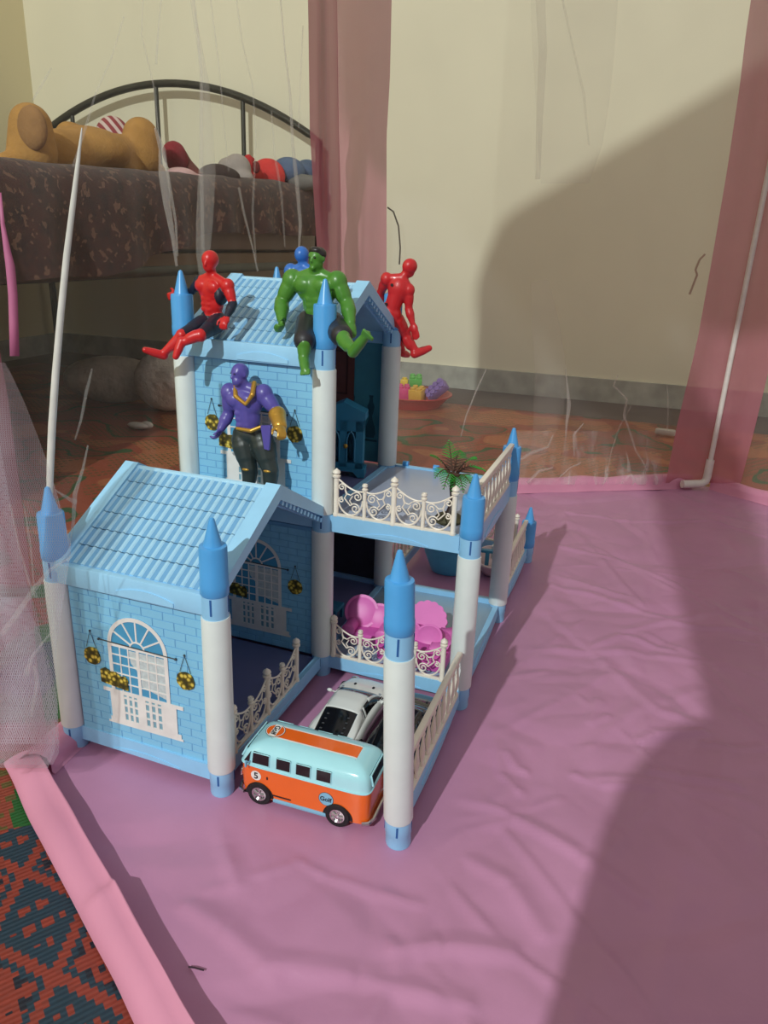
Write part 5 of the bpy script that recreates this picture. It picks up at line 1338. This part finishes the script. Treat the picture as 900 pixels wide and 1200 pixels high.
def shell(mb, c, r, nrm, thick=0.004, bulge=0.35):
    """softly domed round petal"""
    n = Vector(nrm).normalized(); a = n.orthogonal().normalized(); b = n.cross(a); M = 28; rings = [(0.0, bulge), (0.35, bulge*0.95), (0.62, bulge*0.7), (0.80, bulge*0.34), (0.86, bulge*0.20), (0.92, bulge*0.26), (1.0, 0.10), (1.0, -0.12)]
    vs = [Vector(c)+n*r*bulge*0.55]; fs = []
    for q, h in rings[1:]:
        for j in range(M): t = 2*math.pi*j/M; vs.append(Vector(c)+(a*math.cos(t)+b*math.sin(t))*r*q+n*r*h*0.55)
    for j in range(M): fs.append((0, 1+j, 1+(j+1) % M))
    for i in range(len(rings)-2):
        for j in range(M): j2 = (j+1) % M; fs.append((1+i*M+j, 1+(i+1)*M+j, 1+(i+1)*M+j2, 1+i*M+j2))
    fs.append(tuple(1+(len(rings)-2)*M+j for j in reversed(range(M)))); mb.add(vs, fs)
def furn():
    x0 = 0.030
    t = thing('toy_armchair', 'pink toy armchair with petal shaped back by the tower column', 'toy furniture', (x0+0.012, 0.290, zf1))
    mb = MB(); mb.box((x0+0.012, 0.292, zf1+0.010), (0.052, 0.040, 0.020), bev=0.006); mb.build('seat', m_tpink2, t)
    for x, z, r, yy in ((x0-0.002, zf1+0.036, 0.0225, 0.300), (x0+0.022, zf1+0.031, 0.0185, 0.303)):
        mb = MB(); shell(mb, (x, yy, z), r, (0.15, -0.80, 0.5)); mb.build('petal_back', m_tpink, t)
    for x in (x0-0.010, x0+0.036):
        mb = MB(); mb.tube([(x, 0.275, zf1+0.020), (x, 0.309, zf1+0.023)], 0.0085, 14); mb.ell((x, 0.274, zf1+0.020), (0.0092, 0.003, 0.0092)); mb.build('armrest', m_tpink, t)
    t = thing('toy_bed', 'pink toy bed with scalloped round headboard and two round pillows behind the front fence', 'toy furniture', (0.112, 0.295, zf1))
    mb = MB(); mb.box((0.1125, 0.288, zf1+0.0115), (0.090, 0.078, 0.023), bev=0.006); mb.build('bed_base', m_tpink2, t)
    mb = MB(); petal_plate(mb, (0.109, 0.330, zf1+0.024), 0.0270, (0, -0.75, 0.66), 0.005, lobes=16, amp=0.0018, dome=0.0); mb.build('headboard', m_tpink, t)
    for x in (0.097, 0.125):
        mb = MB(); shell(mb, (x, 0.286, zf1+0.027), 0.0180, (0, -0.60, 0.80), bulge=0.40); mb.build('round_pillow', m_tpink, t)
    mb = MB(); mb.grid(12, 8, lambda i, j: Vector((0.132+0.030*i, 0.262+0.06*j, zf1+0.022+0.014*i*i+0.004*math.sin(j*7)))); ob = mb.build('coverlet', m_tpink, t); so = ob.modifiers.new('t', 'SOLIDIFY'); so.thickness = 0.002
furn()
# cabinet inside the tower
m_cab = mat('teal_blue_toy_plastic', (52, 132, 168), 0.36)
def cabinet():
    z0 = ZF+LV-0.0025; w, d, h = 0.054, 0.024, 0.100
    c = Vector((-0.040, 0.392, z0)); t = thing('toy_cabinet', 'teal blue toy cabinet with pointed top standing inside the tower', 'toy furniture', c, None, math.radians(14))
    mb = MB()
    pl = lambda x0, x1, zz0, zz1, y0=-d/2, y1=d/2: mb.box(((x0+x1)/2, (y0+y1)/2, (zz0+zz1)/2), (x1-x0, y1-y0, zz1-zz0))
    pl(-w/2, -w/2+0.010, 0.010, h-0.022); pl(w/2-0.010, w/2, 0.010, h-0.022); pl(-0.005, 0.005, 0.014, h-0.022); pl(-w/2, w/2, 0.008, 0.020); pl(-w/2, w/2, h-0.036, h-0.020); pl(-w/2, w/2, 0.010, h-0.024, d/2-0.003, d/2)
    mb.build('carcass', m_cab, t, sm=0, local=True)
    mb = MB(); mb.prism([(-w/2-0.003, h-0.020), (w/2+0.003, h-0.020), (w/2+0.003, h-0.010), (0, h+0.004), (-w/2-0.003, h-0.010)], (0, -d/2-0.002, 0), (1, 0, 0), (0, 0, 1), (0, d+0.004, 0)); mb.build('pediment', m_cab, t, sm=0, local=True)
    mb = MB()
    n = 12; arch = [(-w/2-0.003+(w+0.006)*k/n, 0.0048+0.0035*math.sin(math.pi*k/n)) for k in range(n+1)]
    mb.prism([(-w/2-0.003, 0.012), (-w/2-0.003, 0.0), (-w/2+0.006, 0.0)]+[(x, z) for x, z in arch if -w/2+0.008 < x < w/2-0.008]+[(w/2-0.006, 0.0), (w/2+0.003, 0.0), (w/2+0.003, 0.012)], (0, -d/2-0.002, 0), (1, 0, 0), (0, 0, 1), (0, d+0.004, 0)); mb.build('plinth', m_cab, t, sm=0, local=True)
    for sx in (-1, 1):
        mb = MB(); x = sx*0.0105; a = 0.0055
        mb.tube([(x-a, -d/2-0.0005, 0.022), (x-a, -d/2-0.0005, 0.052), (x-a*0.6, -d/2-0.0005, 0.060), (x, -d/2-0.0005, 0.064), (x+a*0.6, -d/2-0.0005, 0.060), (x+a, -d/2-0.0005, 0.052), (x+a, -d/2-0.0005, 0.022)], 0.0012, 6); mb.build('door_frame', m_cab, t, local=True)
    mb = MB(); mb.ell((0.004, -d/2-0.003, 0.044), (0.003, 0.002, 0.0034)); mb.build('door_knob', m_gold, t, local=True)
cabinet()
t = thing('toy_chair', 'small dark blue toy chair in the shadowed lower room of the tower', 'toy furniture', (-0.030, 0.33, 0.0232))
mb = MB(); mb.box((-0.030, 0.33, 0.042), (0.030, 0.030, 0.005), bev=0.001); mb.build('seat', m_cab, t)
mb = MB(); mb.box((-0.042, 0.33, 0.066), (0.005, 0.030, 0.046), bev=0.001); mb.build('backrest', m_cab, t)
for dx in (-0.012, 0.012):
    for dy in (-0.012, 0.012): mb = MB(); mb.box((-0.030+dx, 0.33+dy, 0.0316), (0.004, 0.004, 0.0168)); mb.build('leg', m_cab, t)

def palm():
    z0 = 0.2162; c = Vector((0.1420, 0.278, z0)); t = thing('palm_tree', 'small green plastic palm tree with brown base on the upper terrace', 'toy tree', c)
    m_tr = mat('dark_brown_plastic', (44, 28, 26), 0.5); m_lf = mat('bright_green_plastic', (44, 150, 48), 0.4, var=0.25, vscale=60); m_st = mat('brown_frond_stem', (84, 58, 46), 0.5); m_gr = mat('olive_brown_plastic', (74, 70, 46), 0.6)
    mb = MB(); mb.lathe([(0.017, 0), (0.0175, 0.003), (0.014, 0.007), (0.007, 0.010), (0, 0.0105)], 20, 0, Matrix.Translation(c)); mb.build('base', m_gr, t)
    top = PY(531, 560, 0.300)
    mb = MB(); p1 = c+Vector((0.003, 0.006, 0.026)); mb.tube([c+Vector((0, 0, 0.006)), c+Vector((0.002, 0.002, 0.014)), p1, p1.lerp(top, 0.5)+Vector((-0.001, 0, 0)), top], [0.0056, 0.0050, 0.0044, 0.0038, 0.0032], 10); mb.build('trunk', m_tr, t)
    def frond(tip, wid, droop=0.010, n=12):
        tip = Vector(tip); L = (tip-top).length; pts = []
        for k in range(n+1):
            s = k/n; p = top.lerp(tip, s); p.z += droop*4*s*(1-s); pts.append(p)
        mb = MB(); mb.tube(pts, [0.0014*(1-0.7*k/n) for k in range(n+1)], 6, 1)
        for k in range(2, n+1):
            d = (pts[k]-pts[k-1]).normalized(); sd = d.cross(Vector((0, 0, 1))).normalized(); s = k/n; wl = wid*math.sin(math.pi*min(1, 0.25+0.72*s))
            mi = 0 if s > 0.42 else 1
            for q in (-1, 1):
                e = pts[k]+(sd*q*0.86+d*0.55).normalized()*wl-Vector((0, 0, 0.16*wl)); u = d*0.0007
                a = pts[k]; m1 = a.lerp(e, 0.5)+Vector((0, 0, 0.0006))
                mb.add([a-u*0.6, a+u*0.6, m1+u, m1-u*0.9, e], [(0, 1, 2, 3), (3, 2, 4)], mi)
        ob = mb.build('frond', [m_lf, m_st], t, sm=0); so = ob.modifiers.new('t', 'SOLIDIFY'); so.thickness = 0.0007
    for u, v, y, w, dr in ((526, 517, 0.315, 0.015, 0.002), (505, 534, 0.285, 0.014, 0.006), (558, 538, 0.300, 0.017, 0.008), (568, 552, 0.325, 0.017, 0.010), (510, 560, 0.275, 0.013, 0.010), (520, 573, 0.262, 0.013, 0.012), (543, 577, 0.268, 0.012, 0.010), (538, 528, 0.34, 0.015, 0.006), (552, 568, 0.28, 0.013, 0.008), (532, 582, 0.27, 0.011, 0.010)):
        frond(PY(u, v, y), w, dr)
palm()

# toy bath and boat in the rear yard
def tub(name, label, c, rx, ry, h, m, rim, rz=0.0, flare=0.72):
    t = thing(name, label, 'toy bath', c, None, rz); mb = MB(); n = 36
    prof = [(flare*0.9, 0.0), (flare, 0.002), (flare+0.1, h*0.25), (0.93, h*0.7), (1.0, h-0.003), (1.04, h-0.001), (1.04, h), (0.97, h), (0.90, h*0.7), (flare-0.02, 0.006), (0, 0.005)]
    vs = []; fs = []
    for r, z in prof:
        for j in range(n): a = 2*math.pi*j/n; vs.append(Vector((math.copysign(abs(math.cos(a))**0.8, math.cos(a))*rx*r, math.copysign(abs(math.sin(a))**0.8, math.sin(a))*ry*r, z)))
    for i in range(len(prof)-1):
        for j in range(n): j2 = (j+1) % n; fs.append((i*n+j, i*n+j2, (i+1)*n+j2, (i+1)*n+j))
    fs.append(tuple(reversed(range(n)))); mb.add(vs, fs); mb.build('shell', m, t, local=True)
    mb = MB(); mb.tube([Vector((math.copysign(abs(math.cos(2*math.pi*j/n))**0.8, math.cos(2*math.pi*j/n))*rx*1.03, math.copysign(abs(math.sin(2*math.pi*j/n))**0.8, math.sin(2*math.pi*j/n))*ry*1.03, h)) for j in range(n)], 0.0022, 8, closed=True); mb.build('rim', rim, t, local=True)
    return t
m_tubb = mat('turquoise_blue_plastic', (88, 196, 232), 0.34); m_tubw = mat('pinkish_white_plastic', (226, 204, 204), 0.36)
tub('toy_bathtub', 'turquoise toy bathtub on the pink cloth behind the terrace', (0.066, 0.606, 0.0005), 0.043, 0.040, 0.052, m_tubb, m_tubb, 0.0, 0.62)
t = tub('toy_boat', 'pinkish white toy tub with blue and white fittings behind the rear column', (0.136, 0.640, 0.0005), 0.024, 0.046, 0.024, m_tubw, m_tubw, 0.15, 0.70)
mb = MB(); mb.box((0, 0.0, 0.034), (0.044, 0.010, 0.005), bev=0.001); mb.box((-0.010, -0.002, 0.022), (0.007, 0.007, 0.026), bev=0.001); mb.box((0.012, 0.002, 0.022), (0.007, 0.007, 0.026), bev=0.001); mb.build('seat_frame', m_cab, t, local=True)
mb = MB(); mb.box((0.004, 0.010, 0.030), (0.016, 0.012, 0.024), bev=0.002); mb.build('white_block', m_white, t, local=True)

# ================================================================== the bed and the things around it
def RM(a, b, z=0.0): return Vector((EX.x*a+EY.x*b, EX.y*a+EY.y*b, z))     # room frame: a along the back wall, b towards it
BA1 = EX.dot(PW(366, 215, 0.12)); BA0 = XL+0.07; BB0, BB1 = 0.45, WALL_D-0.10
def ztop(b): return 0.636+0.073*(b-0.7)/1.5
m_steel = mat('dark_steel_tube', (62, 62, 54), 0.4, 0.35); m_matt = mat('mattress_ticking', (120, 104, 92), 0.9)
bed = thing('bed', 'dark steel bed with an arched headboard against the cream back wall', 'bed', RM((BA0+BA1)/2, (BB0+BB1)/2))
hb = BB1+0.018
mb = MB(); n = 28; am = (BA0+BA1)/2; za = lambda a: 0.845+0.20*(1-((a-am)/((BA1-BA0)/2+0.02))**2)
mb.tube([RM(BA0-0.01, hb, -0.003)]+[RM(BA0-0.01+(BA1-BA0+0.02)*k/n, hb, za(BA0-0.01+(BA1-BA0+0.02)*k/n)) for k in range(n+1)]+[RM(BA1+0.01, hb, -0.003)], 0.0135, 12)
mb.build('headboard_arch', m_steel, bed)
for u in (85, 285, 0, 185):
    a = EX.dot(onp(u, 140, tuple(EY), hb)); mb = MB(); mb.tube([RM(a, hb, 0.42), RM(a, hb, za(a))], 0.0085, 10); mb.build('headboard_bar', m_steel, bed)
for a in (BA0+0.03, BA1-0.04):
    mb = MB(); mb.box(RM(a, (BB0+BB1)/2, 0.42), (0.03, BB1-BB0, 0.05), 0, None); 
    mb = MB(); mb.tube([RM(a, BB0+0.03, 0.43), RM(a, BB1-0.02, 0.43)], 0.018, 10); mb.build('side_rail', m_steel, bed)
    mb = MB(); mb.tube([RM(a, BB0+0.05, -0.003), RM(a, BB0+0.05, 0.45)], 0.017, 10); mb.build('leg', m_steel, bed)
mb = MB(); M = Matrix.Rotation(PHI, 4, 'Z')
mb.box((am, (BB0+BB1)/2, 0.455), (BA1-BA0-0.05, BB1-BB0-0.04, 0.03), 0, M); mb.build('bed_base', mat('plywood_brown', (112, 92, 70), 0.8), bed)
mb = MB(); mb.box((am, (BB0+BB1)/2, 0.542), (BA1-BA0-0.05, BB1-BB0-0.05, 0.14), 0, M, bev=0.03)
mt2 = mb.build('mattress', m_matt, None, org=RM(am, (BB0+BB1)/2, 0.47)); tag(mt2, 'thick mattress on the steel bed under the brown bedspread', 'mattress')
def spread_mat():
    m = bpy.data.materials.new('brown_figured_bedspread'); m.use_nodes = True; t = NT(m); b = t.n['Principled BSDF']; v = t.coord()
    vo = t.n.new('ShaderNodeTexVoronoi'); vo.feature = 'DISTANCE_TO_EDGE'; t.l.new(v, vo.inputs['Vector']); vo.inputs['Scale'].default_value = 16
    nz = t.noise(v, 34, 4, 0.6); nz2 = t.noise(v, 11, 2)
    base = t.ramp(nz, [(0.35, lin((44, 20, 17))), (0.62, lin((68, 33, 26)))])
    fig = t.math('MULTIPLY', t.math('LESS_THAN', vo.outputs['Distance'], 0.05), t.math('GREATER_THAN', nz2, 0.46))
    leaf = t.math('GREATER_THAN', t.noise(v, 40, 2, 0.7), 0.60)
    c = t.mix(t.math('MULTIPLY', leaf, 0.6), base, lin((124, 90, 70)))
    t.l.new(c, b.inputs['Base Color']); b.inputs['Roughness'].default_value = 0.85; b.inputs['Sheen Weight'].default_value = 0.1; t.bump(nz, 0.3, 0.004, b); return m
mb = MB(); NBq = 90
prof = [(BA0+0.01, 0.0, 0), (BA0+0.3, 0.006, 0), (am, 0.008, 0), (BA1-0.2, 0.004, 0), (BA1-0.05, 0.0, 0), (BA1-0.015, -0.008, 0), (BA1+0.005, -0.035, 1), (BA1+0.012, -0.10, 1), (BA1+0.014, -0.16, 1), (BA1+0.016, -0.2, 1), (BA1+0.016, -0.22, 1)]
def sp(i, j):
    b = BB0-0.03+(BB1-0.02-BB0+0.03)*i; k = int(round(j*(len(prof)-1))); a, dz, dr = prof[k]
    zt_ = ztop(b)+0.004
    if dr:
        low = 0.49 if b > 1.15 else 0.425; tt = min(1, max(0, (b-0.95)/0.5)); low = 0.425+0.105*tt
        f = (dz+0.035)/(-0.185); z = zt_-0.035-(zt_-0.035-low)*f+0.012*f*noise.noise(Vector((b*7, 0, 3)))
        w = 0.016*f*math.sin(b*26+2*noise.noise(Vector((b*3, 1, 0))))+0.01*f*noise.noise(Vector((b*10, 2, 0)))
        return RM(a+w+0.006, b, z)
    return RM(a, b, zt_+dz+0.006*noise.noise(Vector((a*6, b*6, 0))))
mb.grid(NBq, len(prof), sp)
mb.grid(24, 10, lambda i, j: RM(BA0+0.01+(BA1-BA0+0.01)*i+0.01*math.sin(j*3), BB0-0.03-0.012*math.sin(math.pi*min(1, j*1.4))-0.016*j*math.sin(i*40)-0.012*j, (ztop(BB0-0.03)+0.004)*(1-j)+0.012*j))  # foot-end hang added out of view to shade the space under the bed
sob = mb.build('bedspread', spread_mat(), None, sm=180, org=RM(am, (BB0+BB1)/2, 0.64)); tag(sob, 'brown patterned bedspread draped over the side of the steel bed', 'bedspread')

# soft toys on the bed
def fuzzy(name, col, rough=0.95): return mat(name, col, rough, var=0.12, vscale=26, bump=0.5, bscale=160, bdist=0.003)
def PS(u, v, back=0.0): return onp(u, v, tuple(EX), BA1-back)          # a point above the bed, behind its near edge
def soft(name, label, col, lumps, vox=0.006, group=None, child=None):
    pts = [l[0] for l in lumps]; c = sum((Vector(p) for p in pts), Vector())/len(pts); t = thing(name, label, 'soft toy', Vector((c.x, c.y, ztop(EY.dot(c)))), group)
    B = Blob()
    for l in lumps:
        if len(l) == 2: B.ell(l[0], l[1])
        else: B.cap(*l)
    B.build('body', fuzzy(name+'_plush', col), t, vox, 8); return t
bk = 0.14
t = soft('plush_bear', 'large mustard yellow plush toy lying on its back on the bed, limbs raised', (176, 130, 66),
     [(PS(100, 176, bk+0.06), (0.115, 0.10, 0.055)), (PS(60, 178, bk+0.03), PS(140, 182, bk+0.03), 0.050, 0.052), (PS(38, 178, bk-0.02), PS(36, 147, bk-0.02), 0.052, 0.044), (PS(166, 184, bk), PS(165, 160, bk), 0.050, 0.047),
      (PS(82, 160, bk+0.12), PS(92, 166, bk+0.12), 0.036, 0.040), (PS(8, 192, bk), PS(30, 192, bk), 0.024, 0.03), (PS(150, 196, bk), PS(185, 200, bk), 0.024, 0.022)])
B = Blob(); B.ell(PS(38, 150, bk-0.055), (0.036, 0.020, 0.044)); B.build('foot_sole', fuzzy('tan_sole_plush', (152, 112, 68)), t, 0.005, 6)
def stripe_mat():
    m = bpy.data.materials.new('red_white_striped_cloth'); m.use_nodes = True; t = NT(m); b = t.n['Principled BSDF']; w = t.n.new('ShaderNodeTexWave'); w.wave_type = 'BANDS'; w.bands_direction = 'DIAGONAL'
    t.l.new(t.coord(), w.inputs['Vector']); w.inputs['Scale'].default_value = 18; w.inputs['Distortion'].default_value = 0.8
    t.l.new(t.ramp(w.outputs[1], [(0.5, lin((150, 62, 66))), (0.6, lin((214, 192, 182)))]), b.inputs['Base Color']); b.inputs['Roughness'].default_value = 0.9; return m
c = PS(133, 162, bk+0.22); B = Blob(); B.ell(c, (0.052, 0.05, 0.06)); B.ell(c+Vector((0.05, 0, -0.02)), (0.04, 0.04, 0.04))
ob = B.build('striped_cushion', stripe_mat(), None, 0.006, 6, org=c-Vector((0, 0, 0.06))); tag(ob, 'red and white striped cushion behind the mustard plush toy', 'cushion')
bk = 0.12
t = soft('plush_limb_toy', 'maroon and brown soft toy slumped beside the mustard plush toy', (112, 62, 54), [(PS(207, 183, bk+0.05), PS(213, 196, bk+0.05), 0.032, 0.034), (PS(214, 194, bk+0.04), PS(230, 208, bk), 0.030, 0.024)])
B = Blob(); B.cap(PS(204, 180, bk+0.04), PS(207, 187, bk+0.04), 0.034, 0.034); B.build('maroon_cuff', fuzzy('maroon_plush', (138, 40, 48)), t, 0.005, 5)
soft('pink_cushion', 'pale pink cushion lying low at the edge of the bed', (206, 168, 164), [(PS(212, 207, 0.07), (0.045, 0.05, 0.024)), (PS(224, 210, 0.06), (0.045, 0.04, 0.016))], 0.005)
soft('dark_plush', 'dark brown furry soft toy beside the white doll on the bed', (64, 50, 46), [(PS(254, 206, 0.09), (0.060, 0.05, 0.034)), (PS(264, 208, 0.08), (0.05, 0.04, 0.030))])
t = soft('cloth_doll', 'grey white doll with a red band lying between dark plush and red toy', (168, 158, 150), [(PS(278, 198, 0.12), (0.046, 0.045, 0.046)), (PS(268, 196, 0.14), (0.034, 0.04, 0.03)), (PS(280, 208, 0.11), (0.05, 0.04, 0.03))], 0.005)
B = Blob(); B.cap(PS(291, 187, 0.10), PS(290, 212, 0.10), 0.016, 0.018); B.cap(PS(291, 186, 0.10), PS(296, 187, 0.12), 0.012, 0.008); B.build('red_band', fuzzy('red_cloth', (188, 42, 44)), t, 0.004, 4)
t = soft('red_plush', 'round bright red soft toy near the right end of the bed', (216, 62, 58), [(PS(314, 206, 0.10), (0.062, 0.055, 0.056)), (PS(328, 213, 0.09), (0.045, 0.045, 0.034))], 0.005)
B = Blob(); B.ell(PS(300, 196, 0.08), (0.014, 0.014, 0.020)); B.build('ear', fuzzy('dark_red_plush', (120, 40, 40)), t, 0.004, 4)
soft('blue_bundle', 'bundle of grey blue cloth at the head end of the bed', (92, 112, 140), [(PS(338, 200, 0.06), (0.06, 0.06, 0.045)), (PS(352, 204, 0.06), (0.06, 0.06, 0.04)), (PS(333, 193, 0.06), PS(336, 204, 0.06), 0.020, 0.035), (PS(360, 202, 0.05), (0.05, 0.05, 0.045))])
soft('grey_bundle', 'low bundle of grey cloth under the blue bundle on the bed', (120, 118, 112), [(PS(350, 214, 0.02), (0.07, 0.04, 0.03)), (PS(360, 215, 0.02), (0.06, 0.04, 0.03))])

# under the bed: bags
def bag(name, label, c, r, col, seed, rz=0):
    c = Vector(c); B = Blob(); rr = random.Random(seed); R = Matrix.Rotation(rz, 3, 'Z')
    B.ell(c+Vector((0, 0, r[2]*0.9)), r, R)
    for k in range(6): B.ell(c+R @ Vector((rr.uniform(-0.6, 0.6)*r[0], rr.uniform(-0.6, 0.6)*r[1], r[2]*rr.uniform(0.7, 1.3))), (r[0]*0.45, r[1]*0.5, r[2]*0.5), R)
    ob = B.build(name, mat(name+'_plastic', col, 0.4, var=0.15, vscale=30, bump=0.6, bscale=50, bdist=0.01), None, 0.007, 3, org=c)
    lo = min((ob.matrix_basis @ v.co).z for v in ob.data.vertices); ob.location.z += -0.0035-lo
    tag(ob, label, 'bag')
b1 = PZ(135, 470, 0); b2 = PZ(197, 480, 0)
bag('cloth_bag', 'long grey cloth bag lying in the dark under the bed', b1, (0.16, 0.07, 0.075), (190, 180, 164), 4, 0.4)
bag('plastic_bag', 'crumpled off white plastic bag under the bed behind the tower column', b2, (0.10, 0.08, 0.095), (226, 218, 206), 9, 0.2)
mb = MB(); c = PZ(162, 501, 0.0); mb.ell(c+Vector((0, 0, 0.006)), (0.034, 0.016, 0.0095)); mb.ell(c+Vector((0.022, 0.01, 0.008)), (0.02, 0.012, 0.0105))
tag(mb.build('white_slipper', mat('white_rubber', (206, 200, 190), 0.6), None, org=c), 'small white slipper lying on the mat below the bed', 'slipper')
mb = MB(); c = PZ(779, 510, 0.0); mb.box(c+Vector((0, 0, 0.010)), (0.060, 0.024, 0.018), 0, None, bev=0.006)
tag(mb.build('white_block', mat('white_tube_plastic', (190, 182, 172), 0.5), None, org=c), 'small white plastic piece on the mat outside the tent corner', 'toy part')

# tray of building blocks
tc = PZ(484, 478, 0.0); 
tray = thing('toy_tray', 'round red tray standing on the mat behind the toy house', 'tray', Vector((tc.x, tc.y, -0.0035)))
cc = tc+Vector((-0.02, 0.06, -0.0035)); tr = 0.128
mb = MB(); mb.lathe([(tr*0.72, 0), (tr*0.74, 0.004), (tr*0.98, 0.038), (tr*1.04, 0.041), (tr*1.04, 0.044), (tr*0.97, 0.043), (tr*0.72, 0.008), (0, 0.007)], 40, 0, Matrix.Translation(cc)); mb.build('bowl', mat('red_tray_plastic', (190, 62, 54), 0.4), tray)
def block(label, col, p, d, rx, ry, rz, n):
    p = Vector(p); R = (Matrix.Rotation(rz, 4, 'Z') @ Matrix.Rotation(ry, 4, 'Y') @ Matrix.Rotation(rx, 4, 'X'))
    t = thing('building_block', label, 'toy block', p, 'building blocks in the red tray'); m = mat('block_'+label.split()[0]+'_plastic', col, 0.4)
    mb = MB(); mb.box((0, 0, 0), d, 0, Matrix.Translation(p) @ R, bev=0.0015); mb.build('brick_body', m, t)
    for i in range(n[0]):
        for j in range(n[1]):
            mb = MB(); x = -d[0]/2+d[0]*(i+0.5)/n[0]; y = -d[1]/2+d[1]*(j+0.5)/n[1]
            mb.lathe([(0.0088, d[2]/2-0.001), (0.0088, d[2]/2+0.006), (0.0075, d[2]/2+0.007), (0, d[2]/2+0.007)], 14, 0, Matrix.Translation(p) @ R); 
            mb.v = [v+(R.to_3x3() @ Vector((x, y, 0))) for v in mb.v]; mb.build('stud', m, t)
def TB(u, v, dy=0.0): return onp(u, v, (0, 1, 0), cc.y-0.02+dy)
block('lime green building block at the back of the red tray', (96, 190, 82), TB(487, 448, 0.05), (0.044, 0.044, 0.036), 0.2, 0, 0.3, (2, 2))
block('golden yellow building block at the front of the red tray', (222, 176, 62), TB(489, 463, -0.03), (0.046, 0.046, 0.044), 0.15, 0, -0.1, (2, 2))
block('magenta pink building block at the left of the red tray', (222, 66, 132), TB(473, 461, -0.01), (0.044, 0.044, 0.044), 0.1, 0, 0.4, (2, 2))
block('small bright yellow building block behind the pink block', (240, 206, 58), TB(474, 449, 0.05), (0.026, 0.026, 0.026), 0, 0, 0.2, (1, 1))
block('lilac building block tipped over the right rim of the red tray', (138, 112, 178), TB(512, 457, -0.005), (0.074, 0.036, 0.032), 0.9, -0.75, 0.1, (4, 2))

# unseen person behind the camera, body shaped to cast the wall and floor shadows
P0 = -0.78
def Q(x, z, y=P0): return Vector((x, y, z))
B = Blob()
B.ell(Q(-0.155, 1.605), (0.095, 0.10, 0.125)); B.cap(Q(-0.178, 1.685), Q(0.30, 1.985), 0.052, 0.055); B.ell(Q(-0.165, 1.53), (0.078, 0.09, 0.09)); B.cap(Q(-0.06, 1.70), Q(0.60, 1.93), 0.10, 0.26); B.cap(Q(-0.09, 1.56), Q(0.05, 1.62), 0.09, 0.13)
B.cap(Q(0.06, 1.58), Q(0.50, 1.66), 0.17, 0.24); B.cap(Q(0.55, 1.75), Q(0.66, 1.2), 0.27, 0.22)
B.cap(Q(-0.06, 1.47), Q(0.16, 1.22), 0.075, 0.055); B.cap(Q(0.16, 1.22), Q(0.30, 0.80, P0+0.04), 0.058, 0.042); B.ell(Q(0.312, 0.735, P0+0.05), (0.045, 0.04, 0.06))
B.cap(Q(0.322, 0.655, P0+0.06), Q(0.345, 0.42, P0+0.06), 0.105, 0.11); B.cap(Q(0.29, 0.71, P0+0.06), Q(0.40, 0.72, P0+0.06), 0.062, 0.07); B.cap(Q(0.335, 0.62, P0+0.06), Q(0.5, 0.55, P0), 0.10, 0.12)
B.cap(Q(0.36, 1.45, P0-0.1), Q(0.42, 0.85, P0-0.1), 0.11, 0.10)
B.cap(Q(0.55, 1.2), Q(0.46, 0.62), 0.17, 0.12); B.cap(Q(0.46, 0.62), Q(0.42, 0.09), 0.12, 0.075); B.cap(Q(0.78, 1.2), Q(0.82, 0.62), 0.17, 0.12); B.cap(Q(0.82, 0.62), Q(0.84, 0.09), 0.12, 0.075)
B.cap(Q(0.42, 0.052), Q(0.40, 0.045, P0+0.16), 0.05, 0.04); B.cap(Q(0.84, 0.052), Q(0.86, 0.045, P0+0.16), 0.05, 0.04)
ph = thing('person', 'person in dark clothes behind the camera, out of view, shaped to cast the wall and floor shadows', 'person', (0.55, P0, 0))
B.build('body', mat('dark_cotton', (60, 54, 62), 0.9), ph, 0.014, 6)
